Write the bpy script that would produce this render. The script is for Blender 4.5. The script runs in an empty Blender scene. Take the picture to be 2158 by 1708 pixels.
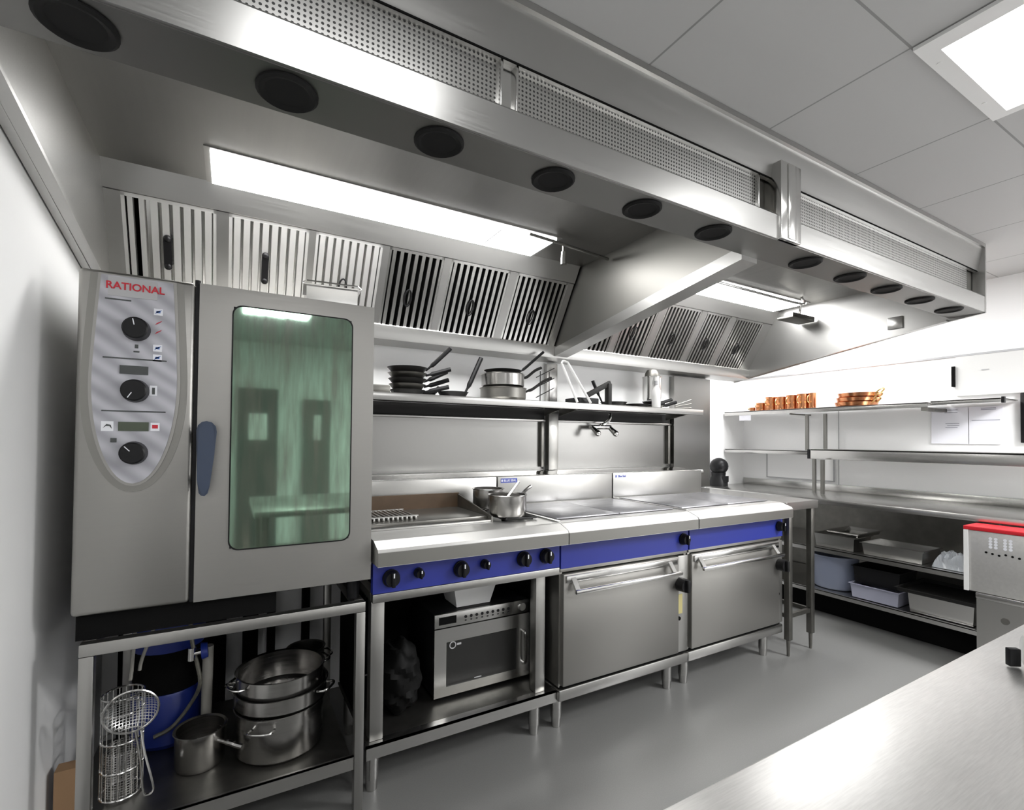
import bpy, bmesh, math, random
from mathutils import Vector, Matrix
random.seed(7)
SC = bpy.context.scene
COL = SC.collection
PI = math.pi

# ------------------------------------------------------------------ materials
MATS = {}
def mat(name, color=(.8, .8, .8), rough=.5, metal=0., emit=None, estr=0., spec=.5, coat=0., alpha=1., trans=0., brush=None, bump=0., mottle=0., mscale=8., nscale=(1, 1, 1)):
    m = bpy.data.materials.new(name); m.use_nodes = True
    nt = m.node_tree; b = nt.nodes['Principled BSDF']
    b.inputs['Base Color'].default_value = (*color, 1)
    b.inputs['Roughness'].default_value = rough
    b.inputs['Metallic'].default_value = metal
    b.inputs['Specular IOR Level'].default_value = spec
    b.inputs['Coat Weight'].default_value = coat
    b.inputs['Transmission Weight'].default_value = trans
    b.inputs['Alpha'].default_value = alpha
    if emit:
        b.inputs['Emission Color'].default_value = (*emit, 1)
        b.inputs['Emission Strength'].default_value = estr
    L = nt.links
    if brush or mottle or bump:
        tc = nt.nodes.new('ShaderNodeTexCoord'); mp = nt.nodes.new('ShaderNodeMapping')
        mp.inputs['Scale'].default_value = brush if brush else nscale
        L.new(tc.outputs['Object'], mp.inputs['Vector'])
        nz = nt.nodes.new('ShaderNodeTexNoise'); nz.inputs['Scale'].default_value = mscale
        nz.inputs['Detail'].default_value = 6
        L.new(mp.outputs['Vector'], nz.inputs['Vector'])
        if brush:
            r = nt.nodes.new('ShaderNodeMapRange')
            r.inputs['To Min'].default_value = max(.03, rough - .09); r.inputs['To Max'].default_value = rough + .09
            L.new(nz.outputs['Fac'], r.inputs['Value']); L.new(r.outputs['Result'], b.inputs['Roughness'])
        if mottle:
            mx = nt.nodes.new('ShaderNodeMix'); mx.data_type = 'RGBA'
            mx.inputs[6].default_value = (*[c * (1 - mottle) for c in color], 1)
            mx.inputs[7].default_value = (*[min(1, c * (1 + mottle)) for c in color], 1)
            L.new(nz.outputs['Fac'], mx.inputs['Factor']); L.new(mx.outputs[2], b.inputs['Base Color'])
        if bump:
            bp = nt.nodes.new('ShaderNodeBump'); bp.inputs['Strength'].default_value = bump; bp.inputs['Distance'].default_value = .01
            L.new(nz.outputs['Fac'], bp.inputs['Height']); L.new(bp.outputs['Normal'], b.inputs['Normal'])
    MATS[name] = m
    return m

STEEL = (.54, .535, .52)
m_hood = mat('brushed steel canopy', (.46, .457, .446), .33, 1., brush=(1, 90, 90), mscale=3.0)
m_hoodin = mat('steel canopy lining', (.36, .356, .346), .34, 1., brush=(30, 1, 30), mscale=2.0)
m_steel = mat('brushed stainless steel', STEEL, .27, 1.)
m_sheet = mat('dull wall steel', (.28, .277, .268), .24, 1.)
m_splash = mat('splashback steel', (.42, .415, .40), .32, 1.)
m_top = mat('brushed worktop steel', (.66, .655, .64), .36, 1.)
m_steelv = mat('vertical brushed steel', (.41, .405, .388), .36, 1., brush=(60, 60, 1.5), mscale=3.0)
m_oven = mat('oven steel', (.35, .343, .326), .40, 1., brush=(2, 60, 60), mscale=3.0)
m_door = mat('range door steel', (.37, .362, .342), .42, 1.)
m_polish = mat('polished steel', (.68, .675, .66), .16, 1.)
m_pot = mat('pot steel', (.37, .362, .35), .24, 1., brush=(4, 4, 60), mscale=2., mottle=.05)
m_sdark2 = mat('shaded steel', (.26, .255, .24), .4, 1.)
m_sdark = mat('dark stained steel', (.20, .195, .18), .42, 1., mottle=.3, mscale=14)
m_white = mat('white paint', (.92, .92, .92), .5)
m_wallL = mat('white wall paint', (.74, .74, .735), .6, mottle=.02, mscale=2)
m_plast = mat('white plastic', (.78, .78, .77), .4)
m_grey = mat('grey plastic', (.42, .42, .43), .5)
m_lilac = mat('lilac grey plastic', (.36, .37, .46), .4)
m_tub = mat('blue grey plastic', (.24, .27, .36), .35)
m_black = mat('black plastic', (.008, .008, .009), .4, spec=.25)
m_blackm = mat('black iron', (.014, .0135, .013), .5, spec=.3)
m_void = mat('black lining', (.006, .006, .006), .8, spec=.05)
m_noz = mat('black nozzle rubber', (.012, .012, .012), .7, spec=.15)
m_plen = mat('dull plenum steel', (.20, .197, .19), .42, 1.)
m_blue = mat('royal blue enamel', (.017, .028, .24), .38, mottle=.08, mscale=3)
m_bluep = mat('blue plastic', (.012, .03, .22), .35)
m_handle = mat('slate blue plastic', (.035, .05, .085), .35)
m_red = mat('red plastic', (.55, .01, .02), .4)
m_copper = mat('copper', (.62, .27, .13), .25, 1., mottle=.25, mscale=20)
m_brass = mat('brass', (.65, .48, .2), .3, 1.)
m_brown = mat('scorched steel', (.085, .052, .028), .55, 0., mottle=.5, mscale=9)
m_yellow = mat('pale yellow sticker', (.42, .37, .16), .6)
m_paper = mat('paper', (.86, .86, .92), .7)
m_ink = mat('grey ink', (.3, .3, .36), .7)
m_wood = mat('brown card', (.28, .17, .09), .7)
m_bag = mat('clear crumpled plastic', (.8, .85, .9), .12, 0., alpha=.45, spec=.8)
m_lamp = mat('lit lamp diffuser', (1, 1, 1), .5, emit=(1, .995, .985), estr=20.)
m_clamp = mat('lit ceiling diffuser', (1, 1, 1), .5, emit=(1, 1, 1), estr=6.)
m_redtxt = mat('red lettering', (.5, .015, .03), .5)
m_bluetxt = mat('blue lettering', (.05, .08, .42), .5)
m_bluei = mat('blue symbol print', (.07, .17, .5), .5)
m_whitei = mat('white symbol print', (.75, .76, .8), .5)
m_lcd = mat('grey display', (.05, .055, .055), .25)
m_lcdg = mat('green grey display', (.055, .07, .045), .25)
m_cab = mat('cable grey', (.33, .32, .29), .5)
m_hose = mat('braided hose', (.16, .155, .13), .5, .4, mottle=.5, mscale=60)
m_mesh = None

def special_mats():
    global m_floor, m_ceil, m_perf, m_glass, m_panel, m_table, m_hotplate, m_sieve, m_griddle
    # floor
    m_floor = mat('grey safety vinyl', (.165, .165, .161), .36, mottle=.14, mscale=220)
    # ceiling with tile joints
    m = bpy.data.materials.new('ceiling tile'); m.use_nodes = True; nt = m.node_tree; L = nt.links
    b = nt.nodes['Principled BSDF']; b.inputs['Roughness'].default_value = .7
    tc = nt.nodes.new('ShaderNodeTexCoord'); sx = nt.nodes.new('ShaderNodeSeparateXYZ'); L.new(tc.outputs['Object'], sx.inputs[0])
    outs = []
    for ax, off in (('X', 1.7255), ('Y', .6575)):
        a = nt.nodes.new('ShaderNodeMath'); a.operation = 'SUBTRACT'; a.inputs[1].default_value = off; L.new(sx.outputs[ax], a.inputs[0])
        d = nt.nodes.new('ShaderNodeMath'); d.operation = 'PINGPONG'; d.inputs[1].default_value = .3085; L.new(a.outputs[0], d.inputs[0])
        l = nt.nodes.new('ShaderNodeMath'); l.operation = 'LESS_THAN'; l.inputs[1].default_value = .0035; L.new(d.outputs[0], l.inputs[0])
        outs.append(l)
    mxm = nt.nodes.new('ShaderNodeMath'); mxm.operation = 'MAXIMUM'
    L.new(outs[0].outputs[0], mxm.inputs[0]); L.new(outs[1].outputs[0], mxm.inputs[1])
    mx = nt.nodes.new('ShaderNodeMix'); mx.data_type = 'RGBA'
    mx.inputs[6].default_value = (.46, .46, .455, 1); mx.inputs[7].default_value = (.25, .25, .245, 1)
    L.new(mxm.outputs[0], mx.inputs['Factor']); L.new(mx.outputs[2], b.inputs['Base Color'])
    m_ceil = m
    # perforated grille: rows of round holes
    m = bpy.data.materials.new('perforated steel'); m.use_nodes = True; nt = m.node_tree; L = nt.links
    b = nt.nodes['Principled BSDF']; b.inputs['Roughness'].default_value = .3
    tc = nt.nodes.new('ShaderNodeTexCoord'); sx = nt.nodes.new('ShaderNodeSeparateXYZ'); L.new(tc.outputs['Object'], sx.inputs[0])
    sq = []
    for ax in ('X', 'Z'):
        d = nt.nodes.new('ShaderNodeMath'); d.operation = 'PINGPONG'; d.inputs[1].default_value = .0062; L.new(sx.outputs[ax], d.inputs[0])
        p = nt.nodes.new('ShaderNodeMath'); p.operation = 'POWER'; p.inputs[1].default_value = 2; L.new(d.outputs[0], p.inputs[0]); sq.append(p)
    ad = nt.nodes.new('ShaderNodeMath'); ad.operation = 'ADD'; L.new(sq[0].outputs[0], ad.inputs[0]); L.new(sq[1].outputs[0], ad.inputs[1])
    lt = nt.nodes.new('ShaderNodeMath'); lt.operation = 'LESS_THAN'; lt.inputs[1].default_value = .0034 ** 2; L.new(ad.outputs[0], lt.inputs[0])
    mx = nt.nodes.new('ShaderNodeMix'); mx.data_type = 'RGBA'
    mx.inputs[6].default_value = (.62, .615, .60, 1); mx.inputs[7].default_value = (.03, .03, .03, 1)
    L.new(lt.outputs[0], mx.inputs['Factor']); L.new(mx.outputs[2], b.inputs['Base Color'])
    iv = nt.nodes.new('ShaderNodeMath'); iv.operation = 'SUBTRACT'; iv.inputs[0].default_value = 1.; L.new(lt.outputs[0], iv.inputs[1])
    L.new(iv.outputs[0], b.inputs['Metallic'])
    m_perf = m
    # oven glass: smeared green tinted mirror-like double pane
    m = bpy.data.materials.new('green tinted oven glass'); m.use_nodes = True; nt = m.node_tree; L = nt.links
    b = nt.nodes['Principled BSDF']; b.inputs['Roughness'].default_value = .12; b.inputs['Metallic'].default_value = .0
    tc = nt.nodes.new('ShaderNodeTexCoord'); mp = nt.nodes.new('ShaderNodeMapping'); mp.inputs['Scale'].default_value = (14, 1, 1.6)
    L.new(tc.outputs['Object'], mp.inputs['Vector'])
    nz = nt.nodes.new('ShaderNodeTexNoise'); nz.inputs['Scale'].default_value = 3; nz.inputs['Detail'].default_value = 8; L.new(mp.outputs[0], nz.inputs['Vector'])
    cr = nt.nodes.new('ShaderNodeValToRGB'); e = cr.color_ramp.elements
    e[0].position = .3; e[0].color = (.05, .06, .045, 1); e[1].position = .72; e[1].color = (.15, .165, .125, 1)
    L.new(nz.outputs['Fac'], cr.inputs[0]); L.new(cr.outputs[0], b.inputs['Base Color'])
    b.inputs['Alpha'].default_value = .72
    gl = nt.nodes.new('ShaderNodeBsdfGlossy'); gl.inputs['Color'].default_value = (.46, .71, .53, 1); gl.inputs['Roughness'].default_value = .04
    ms = nt.nodes.new('ShaderNodeMixShader'); r5 = nt.nodes.new('ShaderNodeMapRange'); r5.inputs['From Min'].default_value = .35; r5.inputs['From Max'].default_value = .68; r5.inputs['To Min'].default_value = .62; r5.inputs['To Max'].default_value = .18; L.new(nz.outputs['Fac'], r5.inputs['Value']); L.new(r5.outputs[0], ms.inputs[0]); o = nt.nodes['Material Output']
    L.new(b.outputs[0], ms.inputs[1]); L.new(gl.outputs[0], ms.inputs[2]); L.new(ms.outputs[0], o.inputs['Surface'])
    m_glass = m
    # control panel film with diagonal waves
    m = bpy.data.materials.new('silver control film'); m.use_nodes = True; nt = m.node_tree; L = nt.links
    b = nt.nodes['Principled BSDF']; b.inputs['Roughness'].default_value = .42; b.inputs['Metallic'].default_value = .35
    tc = nt.nodes.new('ShaderNodeTexCoord'); mp = nt.nodes.new('ShaderNodeMapping'); mp.inputs['Rotation'].default_value = (0, math.radians(52), 0)
    L.new(tc.outputs['Object'], mp.inputs['Vector'])
    wv = nt.nodes.new('ShaderNodeTexWave'); wv.inputs['Scale'].default_value = 7.; wv.inputs['Distortion'].default_value = 2.5; wv.inputs['Detail'].default_value = 1
    wv.inputs['Detail Scale'].default_value = .6; wv.bands_direction = 'X'; L.new(mp.outputs[0], wv.inputs['Vector'])
    cr = nt.nodes.new('ShaderNodeValToRGB'); e = cr.color_ramp.elements
    e[0].color = (.33, .33, .36, 1); e[1].color = (.47, .47, .51, 1); L.new(wv.outputs['Fac'], cr.inputs[0]); L.new(cr.outputs[0], b.inputs['Base Color'])
    m_panel = m
    # worn prep table
    m = bpy.data.materials.new('scratched table steel'); m.use_nodes = True; nt = m.node_tree; L = nt.links
    b = nt.nodes['Principled BSDF']; b.inputs['Metallic'].default_value = 1.
    tc = nt.nodes.new('ShaderNodeTexCoord')
    nz = nt.nodes.new('ShaderNodeTexNoise'); nz.inputs['Scale'].default_value = 5; nz.inputs['Detail'].default_value = 8; L.new(tc.outputs['Object'], nz.inputs['Vector'])
    r = nt.nodes.new('ShaderNodeMapRange'); r.inputs['To Min'].default_value = .26; r.inputs['To Max'].default_value = .46; L.new(nz.outputs['Fac'], r.inputs['Value']); L.new(r.outputs[0], b.inputs['Roughness'])
    mp = nt.nodes.new('ShaderNodeMapping'); mp.inputs['Scale'].default_value = (10, 160, 1); mp.inputs['Rotation'].default_value = (0, 0, .5); L.new(tc.outputs['Object'], mp.inputs['Vector'])
    n2 = nt.nodes.new('ShaderNodeTexNoise'); n2.inputs['Scale'].default_value = 3; n2.inputs['Detail'].default_value = 5; L.new(mp.outputs[0], n2.inputs['Vector'])
    cr = nt.nodes.new('ShaderNodeValToRGB'); e = cr.color_ramp.elements; e[0].position = .3; e[0].color = (.50, .495, .485, 1); e[1].position = .75; e[1].color = (.58, .575, .56, 1)
    L.new(n2.outputs['Fac'], cr.inputs[0]); L.new(cr.outputs[0], b.inputs['Base Color'])
    m_table = m
    m_hotplate = mat('worn cast iron hotplate', (.34, .34, .36), .34, .9, mottle=.4, mscale=16, nscale=(1, 3, 1))
    m_griddle = mat('griddle plate', (.20, .195, .18), .3, .9, mottle=.3, mscale=6)
    m = mat('wire mesh', (.6, .6, .6), .3, 1.); nt = m.node_tree; L = nt.links; b = nt.nodes['Principled BSDF']
    tc = nt.nodes.new('ShaderNodeTexCoord'); sx = nt.nodes.new('ShaderNodeSeparateXYZ'); L.new(tc.outputs['Object'], sx.inputs[0])
    o = []
    for ax in 'XYZ'[0:1] + 'Z':
        d = nt.nodes.new('ShaderNodeMath'); d.operation = 'PINGPONG'; d.inputs[1].default_value = .004; L.new(sx.outputs[ax], d.inputs[0])
        l = nt.nodes.new('ShaderNodeMath'); l.operation = 'LESS_THAN'; l.inputs[1].default_value = .0009; L.new(d.outputs[0], l.inputs[0]); o.append(l)
    mm = nt.nodes.new('ShaderNodeMath'); mm.operation = 'MAXIMUM'; L.new(o[0].outputs[0], mm.inputs[0]); L.new(o[1].outputs[0], mm.inputs[1]); L.new(mm.outputs[0], b.inputs['Alpha'])
    m_sieve = m
special_mats()

# ------------------------------------------------------------------ mesh helpers
def new(): return bmesh.new()
def box(bm, x0, x1, y0, y1, z0, z1, bev=0., seg=2, M=None):
    r = bmesh.ops.create_cube(bm, size=1.)
    vs = r['verts']
    for v in vs:
        v.co = Vector(((x0 + x1) / 2 + v.co.x * (x1 - x0), (y0 + y1) / 2 + v.co.y * (y1 - y0), (z0 + z1) / 2 + v.co.z * (z1 - z0)))
    if bev:
        es = list({e for v in vs for e in v.link_edges})
        rr = bmesh.ops.bevel(bm, geom=es, offset=bev, segments=seg, affect='EDGES', profile=.5)
        vs = list({v for f in rr['faces'] for v in f.verts} | {v for v in vs if v.is_valid})
    if M is not None:
        for v in vs: v.co = M @ v.co
    return vs
def cyl(bm, p0, p1, r0, r1=None, n=16, caps=True):
    r1 = r0 if r1 is None else r1
    p0 = Vector(p0); p1 = Vector(p1); d = (p1 - p0).normalized()
    a = d.orthogonal().normalized(); b = d.cross(a)
    A = []; B = []
    for i in range(n):
        t = 2 * PI * i / n; o = a * math.cos(t) + b * math.sin(t)
        A.append(bm.verts.new(p0 + o * r0)); B.append(bm.verts.new(p1 + o * r1))
    for i in range(n):
        j = (i + 1) % n; bm.faces.new((A[i], A[j], B[j], B[i]))
    if caps:
        bm.faces.new(A[::-1]); bm.faces.new(B)
def tube(bm, pts, r, n=8, close=False):
    pts = [Vector(p) for p in pts]; rings = []; N = len(pts); a = None
    for i, p in enumerate(pts):
        if close: d = pts[(i + 1) % N] - pts[i - 1]
        else: d = pts[min(i + 1, N - 1)] - pts[max(i - 1, 0)]
        d.normalize()
        if a is None: a = d.orthogonal().normalized()
        a = (a - d * a.dot(d)).normalized(); b = d.cross(a)
        rr = r[i] if isinstance(r, (list, tuple)) else r
        rings.append([bm.verts.new(p + (a * math.cos(2 * PI * k / n) + b * math.sin(2 * PI * k / n)) * rr) for k in range(n)])
    for i in range(N if close else N - 1):
        A = rings[i]; B = rings[(i + 1) % N]
        for k in range(n):
            bm.faces.new((A[k], A[(k + 1) % n], B[(k + 1) % n], B[k]))
    if not close:
        bm.faces.new(rings[0][::-1]); bm.faces.new(rings[-1])
def spline(pts, k=6):
    P = [Vector(p) for p in pts]; P = [P[0] * 2 - P[1]] + P + [P[-1] * 2 - P[-2]]; o = []
    for i in range(1, len(P) - 2):
        for j in range(k):
            t = j / k
            o.append(.5 * ((2 * P[i]) + (P[i + 1] - P[i - 1]) * t + (2 * P[i - 1] - 5 * P[i] + 4 * P[i + 1] - P[i + 2]) * t * t + (3 * P[i] - P[i - 1] - 3 * P[i + 1] + P[i + 2]) * t ** 3))
    o.append(P[-2]); return o
def lathe(bm, prof, c=(0, 0, 0), n=32, sx=1., sy=1., M=None):
    c = Vector(c); rings = []
    for r, z in prof:
        if r < 1e-5: rings.append([bm.verts.new(c + Vector((0, 0, z)))])
        else: rings.append([bm.verts.new(c + Vector((r * sx * math.cos(2 * PI * k / n), r * sy * math.sin(2 * PI * k / n), z))) for k in range(n)])
    for A, B in zip(rings, rings[1:]):
        for k in range(n):
            j = (k + 1) % n
            if len(A) == 1 and len(B) == 1: continue
            if len(A) == 1: bm.faces.new((A[0], B[j], B[k]))
            elif len(B) == 1: bm.faces.new((A[k], A[j], B[0]))
            else: bm.faces.new((A[k], A[j], B[j], B[k]))
    if M is not None:
        for R in rings:
            for v in R: v.co = M @ v.co
def prism(bm, poly, ax, a0, a1):
    """poly of 2D points in the plane across axis ax, extruded from a0 to a1"""
    def P(u, v, w):
        return Vector((w, u, v)) if ax == 'x' else Vector((u, w, v)) if ax == 'y' else Vector((u, v, w))
    A = [bm.verts.new(P(u, v, a0)) for u, v in poly]; B = [bm.verts.new(P(u, v, a1)) for u, v in poly]
    n = len(poly)
    bm.faces.new(A[::-1]); bm.faces.new(B)
    for i in range(n):
        j = (i + 1) % n; bm.faces.new((A[i], A[j], B[j], B[i]))
def ball(bm, c, r, n=16, s=(1, 1, 1)):
    k = bmesh.ops.create_uvsphere(bm, u_segments=n, v_segments=n // 2, radius=r)
    for v in k['verts']: v.co = Vector((v.co.x * s[0], v.co.y * s[1], v.co.z * s[2])) + Vector(c)
def finish(name, bm, m, smooth=True):
    bmesh.ops.recalc_face_normals(bm, faces=bm.faces)
    me = bpy.data.meshes.new(name); bm.to_mesh(me); bm.free()
    for x in (m if isinstance(m, (list, tuple)) else [m]): me.materials.append(x)
    if smooth and len(me.polygons):
        me.polygons.foreach_set('use_smooth', [True] * len(me.polygons))
        try: me.set_sharp_from_angle(angle=math.radians(35))
        except Exception: pass
    o = bpy.data.objects.new(name, me); COL.objects.link(o)
    return o
def thing(name, label, cat, loc, group=None, local=False):
    o = bpy.data.objects.new(name, None); COL.objects.link(o); o.location = loc
    o.empty_display_size = .05
    o['label'] = label; o['category'] = cat
    if group: o['group'] = group
    o['_'] = 1 if local else 0
    return o
def part(name, bm, m, parent, label=None, smooth=True):
    o = finish(name, bm, m, smooth); o.parent = parent
    if parent.type == 'EMPTY' and not parent.get('_', 0): o.location = -Vector(parent.location)
    if label: o['label'] = label
    return o
def tagged(name, bm, m, label, cat, group=None, smooth=True):
    o = finish(name, bm, m, smooth); o['label'] = label; o['category'] = cat
    if group: o['group'] = group
    return o
def struct(name, bm, m):
    o = finish(name, bm, m, False); o['kind'] = 'structure'; return o
def dup(root, loc, rz=0., label=None, scale=None):
    r = root.copy(); COL.objects.link(r); r.location = loc; r.rotation_euler = (0, 0, rz)
    if scale: r.scale = scale
    if label: r['label'] = label
    for ch in root.children:
        c = ch.copy(); COL.objects.link(c); c.parent = r
        for g in ch.children:
            d = g.copy(); COL.objects.link(d); d.parent = c
    return r
def text_bm(s, size, loc, rot, depth=.0006):
    cu = bpy.data.curves.new('lettering', 'FONT'); cu.body = s; cu.size = size; cu.extrude = depth; cu.align_x = 'CENTER'; cu.align_y = 'CENTER'; cu.offset = size * .02
    o = bpy.data.objects.new('lettering', cu); COL.objects.link(o)
    dg = bpy.context.evaluated_depsgraph_get(); me = bpy.data.meshes.new_from_object(o.evaluated_get(dg))
    bm = new(); bm.from_mesh(me); bpy.data.objects.remove(o); bpy.data.curves.remove(cu); bpy.data.meshes.remove(me)
    M = Matrix.Translation(loc) @ rot
    bmesh.ops.transform(bm, matrix=M, verts=bm.verts)
    return bm
RF = Matrix.Rotation(PI / 2, 4, 'X')                # letters facing -y
RL = Matrix.Rotation(-PI / 2, 4, 'Z') @ RF          # letters facing -x

# ------------------------------------------------------------------ camera
cam = bpy.data.cameras.new('camera'); co = bpy.data.objects.new('camera', cam); COL.objects.link(co)
cam.sensor_width = 36; cam.lens = 36 * 1032.46 / 2158
cam.shift_y = (908.35 - 854) / 2158; cam.clip_start = .02
yaw, tilt, roll = .519970, .0180565, .00926660
cy, sy = math.cos(yaw), math.sin(yaw)
F = Vector((sy * math.cos(tilt), cy * math.cos(tilt), math.sin(tilt)))
R = Vector((cy, -sy, 0)); U = R.cross(F)
R2 = R * math.cos(roll) + U * math.sin(roll); U2 = -R * math.sin(roll) + U * math.cos(roll)
Mx = Matrix((R2, U2, -F)).transposed().to_4x4(); Mx.translation = (0, 0, 1.33)
co.matrix_world = Mx
SC.camera = co

# ------------------------------------------------------------------ room shell
XL, XR, YB, YA, YR, ZC = -.472, 4.65, 2.75, 3.24, -3.2, 2.5
bm = new(); box(bm, XL - .2, XR + .2, YR - .2, YA + .2, -.12, 0); struct('floor', bm, m_floor)
bm = new(); box(bm, XL - .2, XR + .2, YR - .2, YA + .2, ZC, ZC + .1); struct('ceiling', bm, m_ceil)
bm = new(); box(bm, XL - .15, XL, YR, YA + .1, 0, ZC); struct('wall_left', bm, m_wallL)
bm = new(); box(bm, XL, 3.44, YB, YA, 0, ZC); struct('wall_back', bm, m_white)
bm = new(); box(bm, XL, XR, YA, YA + .15, 0, ZC); struct('wall_alcove', bm, m_white)
bm = new(); box(bm, XR, XR + .15, YR, YA + .1, 0, ZC); struct('wall_right', bm, m_white)
bm = new(); box(bm, XL, XR, YR - .15, YR, 0, ZC); struct('wall_rear', bm, m_wallL)
for k, (x0, x1, z1, c) in enumerate(((.06, .50, 1.93, (.10, .10, .10)), (.80, 1.12, 1.82, (.16, .155, .15)))):  # unseen doors added so the oven glass has shapes to reflect
    d = bpy.data.objects.new('door_%d' % (k + 1), None); COL.objects.link(d); d.location = (x0, YR, 0); d['kind'] = 'structure'; d['_'] = 0
    bm = new(); box(bm, x0, x1, YR + .001, YR + .05, .002, z1); part('door_leaf', bm, mat('dark door', c, .5), d)
    bm = new(); box(bm, x0 + .12, x1 - .12, YR + .05, YR + .053, 1.30, 1.62); part('door_pane', bm, m_white, d)
bm = new(); box(bm, XR - .008, XR - .0005, -1.0, YA - .001, 1.972, 1.986); struct('trim_1', bm, m_grey)
bm = new(); box(bm, XR - .004, XR - .0005, 2.316, 2.321, .91, 1.97); struct('trim_2', bm, m_grey)

# ------------------------------------------------------------------ extractor hood
hood = thing('extractor_hood', 'long stainless steel extractor canopy over the cooking range', 'extractor hood', (1.7, 1.9, ZC))
HX0, HX1 = -.445, 3.80
def endz(y): return 2.1 - .155 * (y - 1.12)
bm = new()
prism(bm, [(1.105, 2.498), (1.13, 2.36), (1.13, 2.345), (1.15, 2.345), (1.15, 2.498)], 'x', HX0, HX1)
prism(bm, [(1.095, 2.498), (1.095, 2.478), (1.12, 2.478), (1.12, 2.498)], 'x', HX0, HX1)
prism(bm, [(1.10, 2.1), (1.10, 2.19), (1.115, 2.205), (1.155, 2.205), (1.155, 2.1)], 'x', HX0, HX1)
part('front_fascia', bm, m_hood, hood)
bm = new(); box(bm, HX0 + .01, HX1 - .01, 1.128, 1.132, 2.343, 2.3475); part('shadow_gap', bm, m_void, hood)
for x0, x1 in ((-.44, .604), (.660, 1.712), (1.965, 3.70)):
    bm = new(); box(bm, x0, x1, 1.150, 1.158, 2.203, 2.346); part('perforated_grille', bm, m_perf, hood)
bm = new(); box(bm, .604, .612, 1.132, 1.16, 2.2, 2.35, .002); box(bm, .652, .660, 1.132, 1.16, 2.2, 2.35, .002); box(bm, .610, .654, 1.148, 1.16, 2.2, 2.35); part('grille_divider', bm, m_polish, hood)
bm = new(); box(bm, 1.712, 1.72, 1.132, 1.16, 2.2, 2.35, .002); part('grille_divider', bm, m_polish, hood)
for x0, x1 in ((1.72, 1.79), (3.70, 3.79)):
    bm = new(); box(bm, x0, x1, 1.158, 1.17, 2.2, 2.35); part('grille_recess', bm, m_sdark, hood)
bm = new(); box(bm, 1.785, 1.915, 1.088, 1.16, 2.1, 2.40, .004); box(bm, 1.825, 1.875, 1.083, 1.09, 2.105, 2.395, .003); part('joint_cover', bm, m_polish, hood)
bm = new(); prism(bm, [(1.108, 2.097), (1.265, 2.097), (1.265, 2.109), (1.108, 2.109)], 'x', HX0, HX1); part('plenum_base', bm, m_plen, hood)
for x in (-.262, .095, .452, .808, 1.163, 1.517, 2.108, 2.47, 2.815, 3.18, 3.547):
    bm = new()
    lathe(bm, [(.064, 2.0965), (.064, 2.092), (.058, 2.088), (.05, 2.090), (.045, 2.094), (.0, 2.095)], (x, 1.182, 0), 28)
    part('air_nozzle', bm, m_noz, hood)
# lining: inner front, roof, back ledge, gutter
ZR = 2.375
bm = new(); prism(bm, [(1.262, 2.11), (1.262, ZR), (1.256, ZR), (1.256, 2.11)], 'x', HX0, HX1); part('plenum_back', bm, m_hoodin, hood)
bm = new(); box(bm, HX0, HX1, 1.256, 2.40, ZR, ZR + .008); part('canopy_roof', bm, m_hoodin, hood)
bm = new()
for x0, x1 in ((HX0, 1.80), (1.90, HX1)):
    prism(bm, [(2.338, ZR), (2.392, 2.285), (2.402, 2.285), (2.40, ZR)], 'x', x0, x1)
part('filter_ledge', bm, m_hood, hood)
bm = new(); prism(bm, [(2.600, 1.935), (2.612, 1.935), (2.612, 1.90), (2.64, 1.90), (2.745, 1.90), (2.745, 1.852), (2.607, 1.862), (2.600, 1.885)], 'x', HX0, HX1); part('grease_gutter', bm, m_hood, hood)
# filters
T0 = Vector((0, 2.402, 2.285)); T1 = Vector((0, 2.618, 1.93)); V = (T1 - T0); LEN = V.length; V.normalize(); NN = Vector((0, V.z, -V.y))
if NN.y > 0: NN = -NN
def fpt(u, v, n): return Vector((u, 0, 0)) + T0 + V * v + NN * n
def fbox(bm, u0, u1, v0, v1, n0, n1, taper=0.):
    P = [bm.verts.new(fpt(u, v, n)) for n, t in ((n0, 0), (n1, taper)) for u, v in ((u0 + t, v0), (u1 - t, v0), (u1 - t, v1), (u0 + t, v1))]
    for f in ((0, 1, 2, 3), (4, 5, 6, 7), (0, 1, 5, 4), (1, 2, 6, 5), (2, 3, 7, 6), (3, 0, 4, 7)): bm.faces.new([P[i] for i in f])
bm = new(); fbox(bm, HX0, HX1, 0, LEN, -.05, -.045); part('filter_void', bm, m_void, hood)
bm = new(); fbox(bm, -.33, .64, 0, LEN, -.028, -.026); part('filter_backing', bm, m_polish, hood)  # bright sheet paints the light reflected in the first filters
bays = [(-.392, -.070), (-.024, .295), (.325, .635), (.668, .958), (.998, 1.357), (1.405, 1.758), (1.93, 2.24), (2.285, 2.56), (2.62, 2.97), (3.02, 3.30), (3.355, 3.70)]
prev = HX0; mul = []
for a, b_ in bays + [(HX1, HX1)]:
    if a - prev > .004 and not (prev < 1.8 < a): mul.append((prev, a))
    prev = b_
for a, b_ in mul + [(1.758, 1.80), (1.90, 1.93)]:
    bm = new(); fbox(bm, a, b_, 0, LEN, -.02, .004); part('filter_mullion', bm, m_hood, hood)
m_baffle = mat('bright baffle steel', (.62, .615, .60), .22, 1.)
m_baffle_lit = mat('bright lit baffle steel', (.74, .735, .72), .5, 1.)  # lighter copy of the baffle steel, lamp light painted into its colour
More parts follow.
